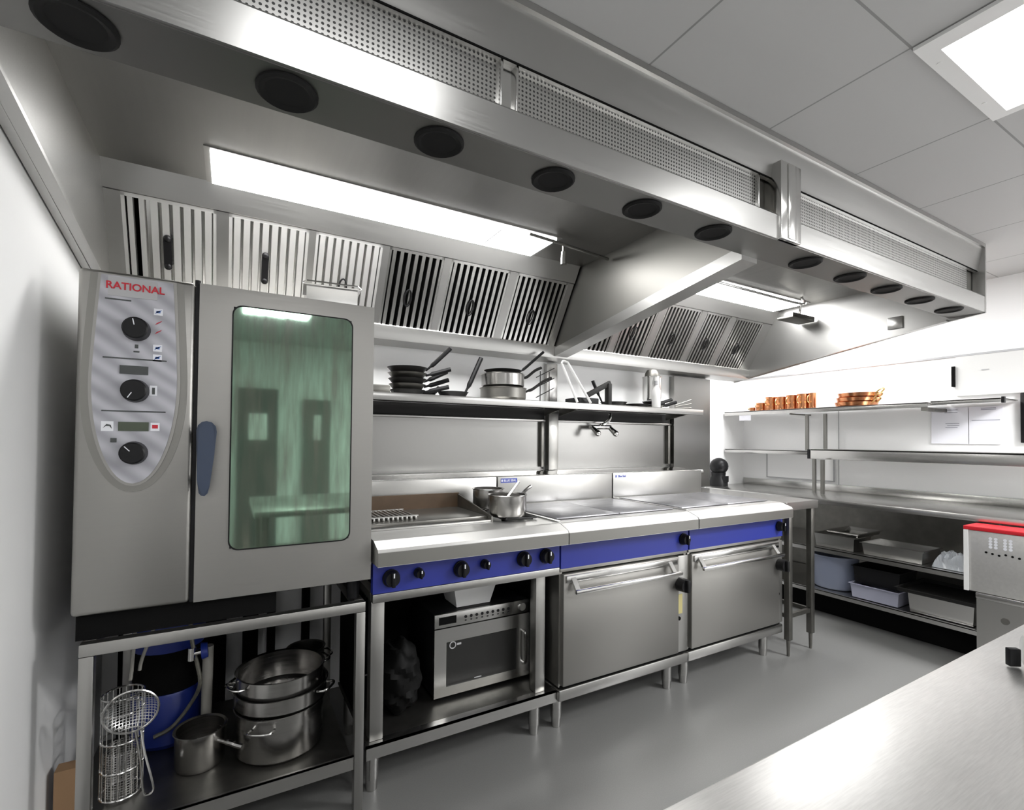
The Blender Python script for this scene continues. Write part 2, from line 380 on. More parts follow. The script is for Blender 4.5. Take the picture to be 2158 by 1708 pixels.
for i, (a, b_) in enumerate(bays):
    bm = new()
    fbox(bm, a, b_, 0, .014, -.03, .002); fbox(bm, a, b_, LEN - .014, LEN, -.03, .002)
    fbox(bm, a, a + .012, 0, LEN, -.03, .002); fbox(bm, b_ - .012, b_, 0, LEN, -.03, .002)
    n = max(6, round((b_ - a - .03) / (.036 if i < 6 else .033))); w = (b_ - a - .024) / n
    for k in range(n):
        u = a + .012 + w * k
        fbox(bm, u + w * .12, u + w * (.72 if i > 2 or (i == 0 and k < 2) else .9), .012, LEN - .012, -.022, .003, w * .07)
    f = part('baffle_filter', bm, m_baffle if i > 2 else m_baffle_lit, hood, smooth=False)
    bm = new(); c = (a + b_) / 2 - .015
    if i < 2:
        fbox(bm, c - .014, c + .014, .15, .265, .003, .012); ball(bm, fpt(c, .15, .006), .015, 12); ball(bm, fpt(c, .265, .006), .015, 12)
    else:
        pts = [fpt(c + .018 * math.cos(t * PI / 8), .24 + .045 * math.sin(t * PI / 8), .012) for t in range(16)]
        tube(bm, pts, .004, 6, True)
    part('handle', bm, m_black, f)
# ends and partition
for nm, x0, x1 in (('end_panel', HX0 - .022, HX0), ('end_panel', HX1, HX1 + .015)):
    bm = new(); prism(bm, [(1.098, 2.498), (1.098, 2.096), (1.27, endz(1.27)), (2.748, endz(2.748) - .005), (2.748, 2.498)], 'x', x0, x1)
    part(nm, bm, m_hood, hood)
for x0, x1 in ((HX0, HX0 + .03), (HX1 - .03, HX1)):
    bm = new(); prism(bm, [(1.27, endz(1.27)), (2.60, endz(2.60)), (2.60, endz(2.6) + .012), (1.27, endz(1.27) + .012)], 'x', x0, x1); part('bottom_flange', bm, m_hood, hood)
bm = new(); prism(bm, [(1.265, endz(1.265) + .05), (2.60, endz(2.60) + .05), (2.748, endz(2.748) + .05), (2.748, ZR), (1.265, ZR)], 'x', 1.812, 1.888); part('bay_partition', bm, m_sdark2, hood)
bm = new(); prism(bm, [(1.265, endz(1.265)), (2.598, endz(2.598)), (2.598, endz(2.598) + .055), (1.265, endz(1.265) + .055)], 'x', 1.80, 1.90); part('partition_channel', bm, m_hood, hood)
# lit diffusers
for x0, x1 in ((-.085, 1.445), (2.18, 3.715)):
    bm = new(); box(bm, x0 - .02, x1 + .02, 2.055, 2.338, ZR - .004, ZR - .0005); fr = part('light_frame', bm, m_hood, hood)
    bm = new(); box(bm, x0, x1, 2.075, 2.334, ZR - .009, ZR - .004); part('light_diffuser', bm, m_lamp, fr)
    bm = new(); xm = x0 + (x1 - x0) * (.80 if x0 < 0 else .35); box(bm, xm - .003, xm + .003, 2.10, 2.30, ZR - .0105, ZR - .009); part('diffuser_seam', bm, m_grey, fr)
# suppression pipework inside the hood
bm = new(); tube(bm, spline([(1.25, 2.03, 2.34), (1.45, 2.04, 2.335), (1.7, 2.06, 2.33), (1.785, 2.07, 2.33)]), .008); tube(bm, [(1.47, 2.05, 2.335), (1.47, 2.05, 2.30)], .007)
p = part('suppression_pipe', bm, m_sdark, hood)
bm = new(); cyl(bm, (1.47, 2.05, 2.30), (1.47, 2.05, 2.235), .012, .016); part('spray_nozzle', bm, m_polish, p)
bm = new(); tube(bm, spline([(2.55, 2.02, 2.335), (3.0, 2.02, 2.33), (3.55, 2.02, 2.33), (3.56, 2.02, 2.375)]), .009); tube(bm, [(3.55, 2.02, 2.33), (3.6, 2.06, 2.27)], .008)
p = part('suppression_pipe', bm, m_polish, hood)
bm = new(); box(bm, 3.50, 3.78, 2.05, 2.17, 2.235, 2.25, .003); box(bm, 3.50, 3.78, 2.05, 2.056, 2.25, 2.27); part('detector_tray', bm, m_sdark, p)
bm = new(); box(bm, 3.788, 3.7995, 1.50, 1.585, 2.085, 2.165, .003); part('inspection_plate', bm, m_steel, hood)

# ------------------------------------------------------------------ ceiling light
cl = thing('ceiling_light', 'square recessed ceiling light panel in white frame', 'ceiling light', (2.04, .35, ZC))
bm = new()
for q in ((1.728, 2.351, .61, .655), (1.728, 2.351, .045, .09), (1.728, 1.79, .09, .61), (2.315, 2.351, .09, .61)): box(bm, q[0], q[1], q[2], q[3], ZC - .012, ZC - .001)
for x in (1.85, 2.2): cyl(bm, (x, .635, ZC - .014), (x, .635, ZC - .012), .006, n=10)
part('light_frame', bm, m_plast, cl)
bm = new(); box(bm, 1.79, 2.315, .09, .61, ZC - .008, ZC - .002); part('diffuser', bm, m_clamp, cl)

# ------------------------------------------------------------------ combi oven
ov = thing('combi_oven', 'tall steel combination oven with green tinted glass door', 'oven', (.03, 1.8, .82))
OY = 1.80; OX0, OX1, OZ0, OZ1 = -.383, .446, .82, 1.808
bm = new()
box(bm, OX0, -.104, OY, 2.56, OZ0, OZ1, .012, 3)
box(bm, -.10, OX1 - .004, 1.86, 1.88, OZ0, OZ0 + .16); box(bm, -.10, OX1 - .004, 1.86, 1.88, OZ1 - .06, OZ1 - .004)
box(bm, -.10, OX1 - .004, 1.86, 2.56, OZ1 - .02, OZ1 - .004); box(bm, -.10, OX1 - .004, 1.86, 2.56, OZ0, OZ0 + .03)
box(bm, OX1 - .024, OX1 - .004, 1.86, 2.56, OZ0, OZ1 - .004); box(bm, -.10, OX1 - .004, 2.54, 2.56, OZ0, OZ1 - .004)
part('body', bm, m_oven, ov)
bm = new()
for q in ((-.093, OX1, OZ0, .975), (-.093, OX1, 1.748, OZ1), (-.093, .0, .975, 1.748), (.366, OX1, .975, 1.748)): box(bm, q[0], q[1], OY, 1.852, q[2], q[3])
dr = part('door', bm, m_oven, ov)
# rounded glass
def rrect(x0, x1, z0, z1, r, n=6):
    o = []
    for cx, cz, a in ((x1 - r, z1 - r, 0), (x0 + r, z1 - r, 90), (x0 + r, z0 + r, 180), (x1 - r, z0 + r, 270)):
        for k in range(n + 1): t = math.radians(a + 90 * k / n); o.append((cx + r * math.cos(t), cz + r * math.sin(t)))
    return o
bm = new(); prism(bm, rrect(-.004, .371, .968, 1.754, .03), 'y', OY - .0045, OY - .0015); part('gasket', bm, m_black, dr)
bm = new(); prism(bm, rrect(.0, .366, .973, 1.749, .028), 'y', OY - .008, OY - .0046); part('glass', bm, m_glass, dr)
bm = new()
o1 = [(-.092, 1.35), (-.088, 1.365), (-.078, 1.375), (-.066, 1.378), (-.052, 1.374), (-.042, 1.362), (-.039, 1.345), (-.045, 1.27), (-.055, 1.18), (-.060, 1.158), (-.068, 1.15), (-.077, 1.152), (-.083, 1.16), (-.088, 1.2)]
prism(bm, o1, 'y', 1.745, 1.768); bmesh.ops.bevel(bm, geom=[e for e in bm.edges if abs(e.verts[0].co.y - 1.745) < 1e-4 and abs(e.verts[1].co.y - 1.745) < 1e-4], offset=.006, segments=2, affect='EDGES')
box(bm, -.078, -.058, 1.766, OY, 1.31, 1.35); box(bm, -.078, -.064, 1.766, OY, 1.18, 1.21)
part('handle', bm, m_handle, dr)
bm = new(); box(bm, -.104, -.094, OY + .01, 1.90, OZ0, OZ1 - .002); part('door_seal', bm, m_black, ov)
bm = new(); cyl(bm, (-.099, OY + .02, OZ1 - .004), (-.099, OY + .02, OZ1 + .012), .008); part('hinge_pin', bm, m_black, ov)
# control panel
def tongue(off, top):
    L_, R_ = [], []
    for k in range(25):
        z = 1.192 - off + (top - 1.192 + off) * (k / 24) ** 1.6
        t = (z - 1.192 + off) / .30
        w = (.100 + off) * math.sqrt(max(0, 1 - (1 - min(1, t)) ** 2))
        if z > 1.5: w -= .016 * ((z - 1.5) / .3) ** 1.2
        c = -.247 + .004 * (z - 1.2)
        L_.append((c - w, z)); R_.append((c + w, z))
    return L_[1:][::-1] + [(-.247, 1.192 - off)] + R_[1:]
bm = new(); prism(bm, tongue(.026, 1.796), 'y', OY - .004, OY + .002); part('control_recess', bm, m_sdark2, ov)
bm = new(); prism(bm, tongue(.008, 1.797), 'y', OY - .0085, OY - .0042); part('control_bezel', bm, m_oven, ov)
bm = new(); prism(bm, tongue(.0, 1.792), 'y', OY - .013, OY - .0088); cp = part('control_panel', bm, m_panel, ov)
PY = OY - .0134
for z, a in ((1.642, .2), (1.462, 2.6), (1.281, .75)):
    x = -.246
    bm = new(); cyl(bm, (x, PY - .03, z), (x, PY, z), .031, .034, 28); cyl(bm, (x, PY - .033, z), (x, PY - .03, z), .027, .031, 28)
    k = part('dial', bm, m_black, cp)
    bm = new(); dx, dz = math.sin(-a), math.cos(a)
    cyl(bm, (x + dx * .008, PY - .0335, z + dz * .008), (x + dx * .026, PY - .0335, z + dz * .026), .0014, n=6); part('pointer', bm, m_whitei, k)
bm = new(); box(bm, -.283, -.216, PY - .002, PY, 1.510, 1.535); part('display', bm, m_lcd, cp)
bm = new(); box(bm, -.283, -.212, PY - .002, PY, 1.345, 1.371); part('display', bm, m_lcdg, cp)
bm = new(); box(bm, -.314, -.198, PY - .001, PY, 1.734, 1.789); part('brand_plate', bm, m_grey, cp)
bm = text_bm('RATIONAL', .029, (-.250, PY - .0016, 1.763), RF @ Matrix.Scale(.98, 4, (1, 0, 0))); part('brand_lettering', bm, m_redtxt, cp)
bm = new()
for z in (1.553, 1.400): box(bm, -.322, -.172, PY - .0006, PY, z, z + .004)
box(bm, -.32, -.26, PY - .0006, PY, 1.722, 1.726)
part('printed_line', bm, m_lcd, cp)
bm = new()
for z in (1.70, 1.592, 1.563):
    box(bm, -.206, -.184, PY - .0006, PY, z - .010, z + .010)
part('mode_symbol', bm, m_whitei, cp)
bm = new()
for z in (1.70, 1.592, 1.563):
    prism(bm, [(-.203, z - .006), (-.19, z + .002), (-.186, z + .007), (-.199, z + .001)], 'y', PY - .0012, PY - .0007); box(bm, -.200, -.190, PY - .0012, PY - .0007, z - .003, z + .003)
part('mode_symbol', bm, m_bluei, cp, 'blue mode symbol')
bm = new()
for z in (1.667, 1.640):
    prism(bm, [(-.203, z - .007), (-.189, z + .003), (-.185, z + .008), (-.198, z)], 'y', PY - .0012, PY - .0007)
box(bm, -.204, -.19, PY - .0012, PY - .0007, 1.353, 1.364)
part('mode_symbol', bm, m_redtxt, cp, 'red mode symbol')
for q in ((-.322, -.294, 1.344, 1.372), (-.208, -.186, 1.346, 1.370), (-.212, -.194, 1.45, 1.48)):
    bm = new(); box(bm, q[0], q[1], PY - .0006, PY, q[2], q[3]); part('print_block', bm, m_whitei, cp)
for q in ((-.252, -.238, 1.575, 1.579), (-.249, -.241, 1.587, 1.598), (-.30, -.286, 1.312, 1.324), (-.206, -.199, 1.454, 1.474)):
    bm = new(); box(bm, q[0], q[1], PY - .0012, PY, q[2], q[3]); part('print_mark', bm, m_lcd, cp)
bm = new(); prism(bm, [(-.318, 1.352), (-.31, 1.364), (-.300, 1.362), (-.297, 1.350), (-.303, 1.358), (-.311, 1.358)], 'y', PY - .0012, PY - .0007); part('print_mark', bm, m_lcd, cp)
# interior
bm = new(); box(bm, -.098, .42, 2.50, 2.52, .86, 1.77); box(bm, -.098, -.088, 1.88, 2.5, .86, 1.77); box(bm, .41, .42, 1.88, 2.5, .86, 1.77); box(bm, -.088, .41, 1.88, 2.5, .855, .865); box(bm, -.088, .41, 1.88, 2.5, 1.775, 1.782); part('cavity', bm, m_steelv, ov)
bm = new()
for x in (.03, .33):
    tube(bm, [(x, 1.92, .88), (x, 1.92, 1.74)], .006); tube(bm, [(x, 2.45, .88), (x, 2.45, 1.74)], .006)
    for k in range(9): tube(bm, [(x, 1.92, .95 + .09 * k), (x, 2.45, .95 + .09 * k)], .004, 6)
part('rack', bm, m_polish, ov)
for x in (-.34, .40):
    for y in (1.87, 2.5):
        bm = new(); cyl(bm, (x, y, .7425), (x, y, .825), .022, .026); part('foot', bm, m_black, ov)
bm = new(); box(bm, -.375, .14, 1.83, 2.5, .7445, .82); box(bm, .14, .43, 1.85, 2.5, .805, .82); part('base_tray', bm, m_void, ov)

# tin resting on top of the oven
tn = thing('steel_tin', 'small shiny steel tin on top of the tall oven', 'tin', (.33, 2.12, OZ1 + .001))
bm = new(); M = Matrix.Translation((.345, 2.1, OZ1 + .002)) @ Matrix.Rotation(-.1, 4, 'Z')
def tray(bm, w, d, h, t=.003, fl=.012, tap=.0, M=Matrix.Identity(4)):
    w2, d2 = w / 2, d / 2; P = lambda a, b, z: bm.verts.new(M @ Vector((a, b, z)))
    rings = []
    for (s, z) in ((-tap, 0), (0, h), (fl, h), (fl, h - .004), (-t, h - .004), (-tap - t, t)):
        rings.append([P(-w2 - s, -d2 - s, z), P(w2 + s, -d2 - s, z), P(w2 + s, d2 + s, z), P(-w2 - s, d2 + s, z)])
    for A, B in zip(rings, rings[1:]):
        for k in range(4): j = (k + 1) % 4; bm.faces.new((A[k], A[j], B[j], B[k]))
    bm.faces.new(rings[0][::-1]); bm.faces.new(rings[-1])
tray(bm, .19, .14, .118, M=M); part('tin_body', bm, m_polish, tn)
bm = new(); tube(bm, [M @ Vector(p) for p in ((-.095, -.04, .12), (-.11, -.06, .126), (-.095, -.078, .13), (.095, -.078, .13), (.11, -.06, .126), (.095, -.04, .12))], .003, 6); part('wire_handle', bm, m_polish, tn)

# ------------------------------------------------------------------ stand under the oven
st = thing('oven_stand', 'open square tube steel stand carrying the tall oven', 'stand', (.03, 1.8, 0))
LX = ((-.362, -.328), (.398, .430))
for x0, x1 in LX:
    for y0 in (1.80, 2.48):
        bm = new(); box(bm, x0, x1, y0, y0 + .034, 0.001, .705, .003); part('leg', bm, m_steelv, st)
bm = new()
for y0 in (1.80, 2.48): box(bm, -.362, .430, y0, y0 + .034, .7055, .7415, .003)
for x0, x1 in LX: box(bm, x0, x1, 1.834, 2.48, .7055, .7415, .003)
part('top_frame', bm, m_steelv, st)
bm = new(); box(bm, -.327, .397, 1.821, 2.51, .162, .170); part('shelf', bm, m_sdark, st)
bm = new(); box(bm, -.327, .397, 1.806, 1.812, .150, .1985); box(bm, -.327, .397, 1.806, 1.82, .194, .1985); part('shelf_edge', bm, m_steelv, st)

# pots on the stand shelf
def pot(name, label, c, r, h, group=None, handles=2, t=.004, m=m_pot, ang=0., long=0., lid=None, mh=None, up=.3, cat='pot', fl=.006):
    root = thing(name, label, cat, c, group, True)
    bm = new()
    lathe(bm, [(0, 0), (r * .93, 0), (r, .012), (r, h - .003), (r + fl, h), (r + fl * .6, h + .002), (r - t, h - .002), (r - t, .014), (r * .9, t), (0, t)], n=40)
    part('pan_body', bm, m, root)
    mh = mh or m_polish
    if long:
        bm = new()
        dx, dy = math.cos(ang), math.sin(ang)
        pts = [(dx * (r - .001), dy * (r - .001), h * .72), (dx * (r + .03), dy * (r + .03), h * .72 + .03 * up), (dx * (r + .06), dy * (r + .06), h * .72 + .05 * up), (dx * (r + long * .7), dy * (r + long * .7), h * .72 + long * up * .75), (dx * (r + long), dy * (r + long), h * .72 + long * up)]
        tube(bm, spline(pts, 4), [.007] * 5 + [.009] * 12, 8); part('handle', bm, mh, root)
    for k in range(handles):
        a = ang + PI * k
        bm = new(); dx, dy = math.cos(a), math.sin(a); px, py = -dy, dx; z = h * .78
        w = .04
        pts = [(dx * (r - .001) + px * w, dy * (r - .001) + py * w, z), (dx * (r + .022) + px * w, dy * (r + .022) + py * w, z + .004), (dx * (r + .034) + px * w * .6, dy * (r + .034) + py * w * .6, z + .006), (dx * (r + .036), dy * (r + .036), z + .006), (dx * (r + .034) - px * w * .6, dy * (r + .034) - py * w * .6, z + .006), (dx * (r + .022) - px * w, dy * (r + .022) - py * w, z + .004), (dx * (r - .001) - px * w, dy * (r - .001) - py * w, z)]
        tube(bm, spline(pts, 4), .0045, 8); part('side_handle', bm, mh, root)
    return root
PC = (.180, 2.07)
pot('stock_pot', 'deep steel pot at the bottom of the pot stack under the oven', (PC[0], PC[1], .1715), .152, .165, 'stacked pots under the oven', 2, ang=1.1)
pot('stock_pot', 'shallow steel pot in the middle of the pot stack under the oven', (PC[0] + .003, PC[1], .3395), .160, .062, 'stacked pots under the oven', 2, ang=-.6)
pot('stock_pot', 'open steel pot on top of the pot stack under the oven', (PC[0], PC[1] + .002, .3455), .150, .115, 'stacked pots under the oven', 2, ang=.35)
pot('saucepan', 'small steel saucepan standing alone beside the pot stack', (-.078, 2.08, .1715), .078, .125, None, 0, ang=-.75, long=.10, cat='saucepan', up=-.1)
# dark pans behind
pot('frying_pan', 'dark steel pan behind the pot stack under the oven', (.30, 2.33, .1715), .075, .24, None, 2, m=m_sdark, ang=.3, cat='pan')
# skimmer with wire bowl leaning at the front
sk = thing('wire_skimmer', 'round wire skimmer hanging with its handle down under the oven', 'skimmer', (-.25, 1.86, .5))
c = Vector((-.248, 1.862, .498)); ux = Vector((1, .05, 0)).normalized(); uz = Vector((0.04, -.25, 1)).normalized()
bm = new(); ring = [c + ux * .068 * math.cos(t * PI / 16) + uz * .072 * math.sin(t * PI / 16) for t in range(32)]
tube(bm, ring, .0035, 6, True); part('rim', bm, m_polish, sk)
bm = new(); nrm = ux.cross(uz); nrm = nrm if nrm.y > 0 else -nrm
rings = []
for k in range(5):
    a = k / 4 * PI / 2; rr = math.cos(a) * .066; dp = math.sin(a) * .035
    rings.append([bm.verts.new(c + (ux * math.cos(t * PI / 12) + uz * math.sin(t * PI / 12)) * max(rr, .002) + nrm * dp) for t in range(24)])
for A, B in zip(rings, rings[1:]):
    for k in range(24): j = (k + 1) % 24; bm.faces.new((A[k], A[j], B[j], B[k]))
part('mesh_bowl', bm, m_sieve, sk)
bm = new(); h0 = c - uz * .072 + ux * .018
tube(bm, spline([h0 + ux * .008, h0 + Vector((.018, -.002, -.07)), h0 + Vector((.036, -.004, -.15)), h0 + Vector((.042, -.005, -.19)), h0 + Vector((.028, -.005, -.20)), h0 + Vector((.016, -.004, -.185)), h0 + Vector((.008, -.002, -.09)), h0 - ux * .006]), .0032, 6); part('handle', bm, m_polish, sk)
# tall wire basket
bk = thing('wire_basket', 'tall cylindrical wire basket standing behind the skimmer', 'basket', (-.262, 2.02, .1715))
C0 = (-.292, 2.03)
for z in (.176, .26, .35, .44, .49): bm = new(); tube(bm, [(C0[0] + .056 * math.cos(t * PI / 12), C0[1] + .056 * math.sin(t * PI / 12), z) for t in range(24)], .003, 6, True); part('hoop', bm, m_polish, bk)
bm = new()
for t in range(20): a = t * PI / 10; tube(bm, [(C0[0] + .056 * math.cos(a), C0[1] + .056 * math.sin(a), .1745), (C0[0] + .056 * math.cos(a), C0[1] + .056 * math.sin(a), .49)], .0014, 5)
part('wire_lattice', bm, m_steel, bk)
bm = new(); lathe(bm, [(.050, .18), (.050, .32)], (*C0, 0), 24); part('mesh_liner', bm, m_sieve, bk)
# blue container with black waist
bt = thing('blue_canister', 'large blue plastic canister with black middle standing under the oven', 'canister', (-.2, 2.36, .1715))
bm = new(); lathe(bm, [(0, .172), (.105, .172), (.118, .19), (.118, .36), (.112, .372), (0, .372)], (-.195, 2.33, 0), 28); part('lower_body', bm, m_bluep, bt)
bm = new(); lathe(bm, [(0, .373), (.110, .373), (.110, .525), (0, .525)], (-.195, 2.33, 0), 28); part('waist', bm, m_void, bt)
bm = new(); lathe(bm, [(0, .526), (.116, .526), (.118, .54), (.118, .64), (.10, .66), (.03, .664), (.03, .69), (0, .69)], (-.195, 2.33, 0), 28); part('upper_body', bm, m_bluep, bt)
# hose, valve, cables
hs = thing('water_hose', 'braided water hose curving down under the oven from blue valve', 'hose', (-.1, 2.15, .7))
bm = new(); tube(bm, spline([(-.122, 2.14, .738), (-.12, 2.14, .69), (-.112, 2.14, .585), (-.095, 2.14, .50), (-.085, 2.14, .42), (-.118, 2.19, .33), (-.17, 2.19, .265), (-.225, 2.185, .245)]), .007, 8); part('hose_tube', bm, m_hose, hs)
bm = new(); cyl(bm, (-.112, 2.14, .515), (-.111, 2.14, .56), .013); cyl(bm, (-.112, 2.14, .538), (-.082, 2.14, .541), .011); part('fitting', bm, m_polish, hs)
bm = new(); cyl(bm, (-.082, 2.14, .541), (-.062, 2.14, .543), .030, .026, 20); part('valve_knob', bm, m_bluep, hs)
bm = new(); cyl(bm, (-.066, 2.19, .172), (-.062, 2.19, .54), .018); tagged('drain_pipe', bm, m_cab, 'grey drain pipe standing behind the blue valve', 'pipe')
for i, (pts, lb) in enumerate((([(-.272, 2.1, .738), (-.274, 2.1, .66), (-.282, 2.1, .52), (-.285, 2.1, .50)], 'grey power cable hanging straight down under the oven'), ([(-.235, 2.12, .738), (-.22, 2.12, .68), (-.255, 2.12, .56), (-.262, 2.12, .52)], 'grey power cable bending behind the skimmer under the oven'))):
    bm = new(); tube(bm, spline(pts), .0055, 8); tagged('power_cable', bm, m_cab, lb, 'cable')
# dark service pipes standing between stand and wall
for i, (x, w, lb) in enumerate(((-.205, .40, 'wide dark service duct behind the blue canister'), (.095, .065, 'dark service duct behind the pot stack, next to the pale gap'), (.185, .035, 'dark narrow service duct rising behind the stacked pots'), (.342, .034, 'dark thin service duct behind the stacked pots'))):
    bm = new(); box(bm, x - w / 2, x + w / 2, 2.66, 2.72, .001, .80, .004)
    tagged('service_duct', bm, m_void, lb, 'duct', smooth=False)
bm = new(); box(bm, -.452, -.40, 2.0, 2.05, .001, .30); tagged('cardboard_strip', bm, m_wood, 'brown cardboard strip standing between wall and oven stand', 'cardboard', smooth=False)

# ------------------------------------------------------------------ cooking ranges
def legs(parent, xs, z1=.165, ys=(1.895, 2.30)):
    for x in xs:
        for y in ys:
            bm = new(); cyl(bm, (x, y, .045), (x, y, z1), .026, .026, 18); cyl(bm, (x, y, .001), (x, y, .045), .021, .024, 18); part('leg', bm, m_steel, parent)
def knob(parent, x, z, r, y=1.797):
    bm = new(); cyl(bm, (x, y - .008, z), (x, y, z), r * 1.08, r * 1.08, 24); cyl(bm, (x, y - .03, z), (x, y - .008, z), r * .86, r, 24)
    box(bm, x - r * .22, x + r * .22, y - .042, y - .028, z - r * .9, z + r * .9, .003)
    k = part('knob', bm, m_black, parent)
    bm = new(); box(bm, x - .002, x + .002, y - .0432, y - .042, z + r * .3, z + r * .85); part('pointer', bm, m_whitei, k)
# range A: griddle and two burners on open base
A0, A1 = .455, 1.283
ra = thing('griddle_cooktop', 'griddle and burner cooktop with blue control panel on open steel base', 'cooktop', (.87, 1.8, 0))
bm = new()
prism(bm, [(1.735, .874), (1.735, .926), (1.741, .935), (1.80, .956), (1.815, .958), (1.97, .958), (1.97, .945), (2.398, .945), (2.398, .90), (1.83, .874)], 'x', A0, A1)
part('worktop', bm, m_top, ra, smooth=False)
bm = new(); box(bm, A0, A1 - .002, 1.7325, 1.7348, .876, .924); part('front_edge', bm, m_sdark2, ra)  # darker strip paints the shading on the lip's upright face
bm = new(); box(bm, A0, A1 - .002, 1.80, 1.83, .762, .872); pan = part('control_panel', bm, m_blue, ra)
for x in (.52, .80): knob(pan, x, .815, .030)
for x in (.625, .905): knob(pan, x, .822, .018)
for x in (1.09, 1.205): knob(pan, x, .822, .030)
bm = new(); box(bm, A0, A1, 1.80, 1.835, .728, .760, .003); box(bm, A0, A1, 2.37, 2.39, .728, .87); box(bm, A0, A0 + .03, 1.835, 2.37, .73, .76); box(bm, A1 - .03, A1, 1.835, 2.37, .73, .76); part('base_frame', bm, m_steelv, ra)
for x in (.486, 1.212):
    for y in (1.87, 2.345):
        bm = new(); box(bm, x - .025, x + .025, y - .025, y + .025, .205, .728, .003); part('upright', bm, m_steelv, ra)
bm = new(); box(bm, A0 - .01, A1, 1.82, 1.828, .155, .205); box(bm, A0 - .01, A1, 1.82, 1.86, .1975, .205); part('shelf_edge', bm, m_steel, ra)
bm = new(); box(bm, A0 - .01, A1, 1.861, 2.37, .197, .2045); part('base_shelf', bm, m_sdark, ra)  # dark colour paints the dark surroundings this shelf reflects
legs(ra, (.484, 1.212), .155)
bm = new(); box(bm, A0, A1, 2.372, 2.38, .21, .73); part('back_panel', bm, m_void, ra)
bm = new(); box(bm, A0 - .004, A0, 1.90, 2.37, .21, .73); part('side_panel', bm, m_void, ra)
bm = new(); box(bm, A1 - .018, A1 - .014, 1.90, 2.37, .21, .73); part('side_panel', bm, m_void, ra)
bm = new(); box(bm, A0, A1 - .004, 2.40, 2.415, .90, 1.122, .003); sp = part('splashback', bm, m_splash, ra)
# griddle
bm = new(); box(bm, .465, 1.025, 2.01, 2.355, .946, .980, .004); gr = part('griddle_plate', bm, m_griddle, ra)
bm = new(); prism(bm, [(1.975, .946), (1.975, .966), (2.01, .972), (2.01, .946)], 'x', .465, 1.025); part('grease_trough', bm, m_polish, gr)
bm = new(); box(bm, .465, 1.034, 2.355, 2.366, .946, 1.052); part('rear_guard', bm, m_brown, gr, 'brown scorched rear guard')
bm = new(); prism(bm, [(1.972, .946), (1.972, .982), (2.355, 1.045), (2.366, 1.052), (2.366, .946)], 'x', 1.026, 1.034); part('side_guard', bm, m_sdark, gr)
# burner supports
for yc in (2.03, 2.26):
    bm = new()
    for k in range(4):
        a = PI / 4 + k * PI / 2; x, y = 1.165 + .10 * math.cos(a), yc + .10 * math.sin(a)
        tube(bm, [(1.165 + .03 * math.cos(a), yc + .03 * math.sin(a), .970), (x, y, .970), (x, y, .946)], .006, 6)
    tube(bm, [(1.165 - .08, yc - .09, .968), (1.165 + .08, yc - .09, .968), (1.165 + .08, yc + .09, .968), (1.165 - .08, yc + .09, .968)], .006, 6, True)
    part('pan_support', bm, m_blackm, ra)
    bm = new(); lathe(bm, [(0, .945), (.05, .945), (.05, .955), (.03, .96), (0, .96)], (1.165, yc, 0), 20); part('burner', bm, m_blackm, ra)
def label_plate(parent, x, nm, inverse):
    bm = new(); box(bm, x, x + .105, 2.3985, 2.3998, 1.088, 1.112); pl = part('maker_plate', bm, m_bluetxt if inverse else m_whitei, parent)
    bm = text_bm(nm, .0175, (x + .058, 2.3979, 1.100), RF, .0004); part('maker_lettering', bm, m_whitei if inverse else m_bluetxt, pl)
    bm = new(); box(bm, x + .003, x + .012, 2.3975, 2.3984, 1.094, 1.107); part('maker_emblem', bm, m_whitei if inverse else m_bluetxt, pl)

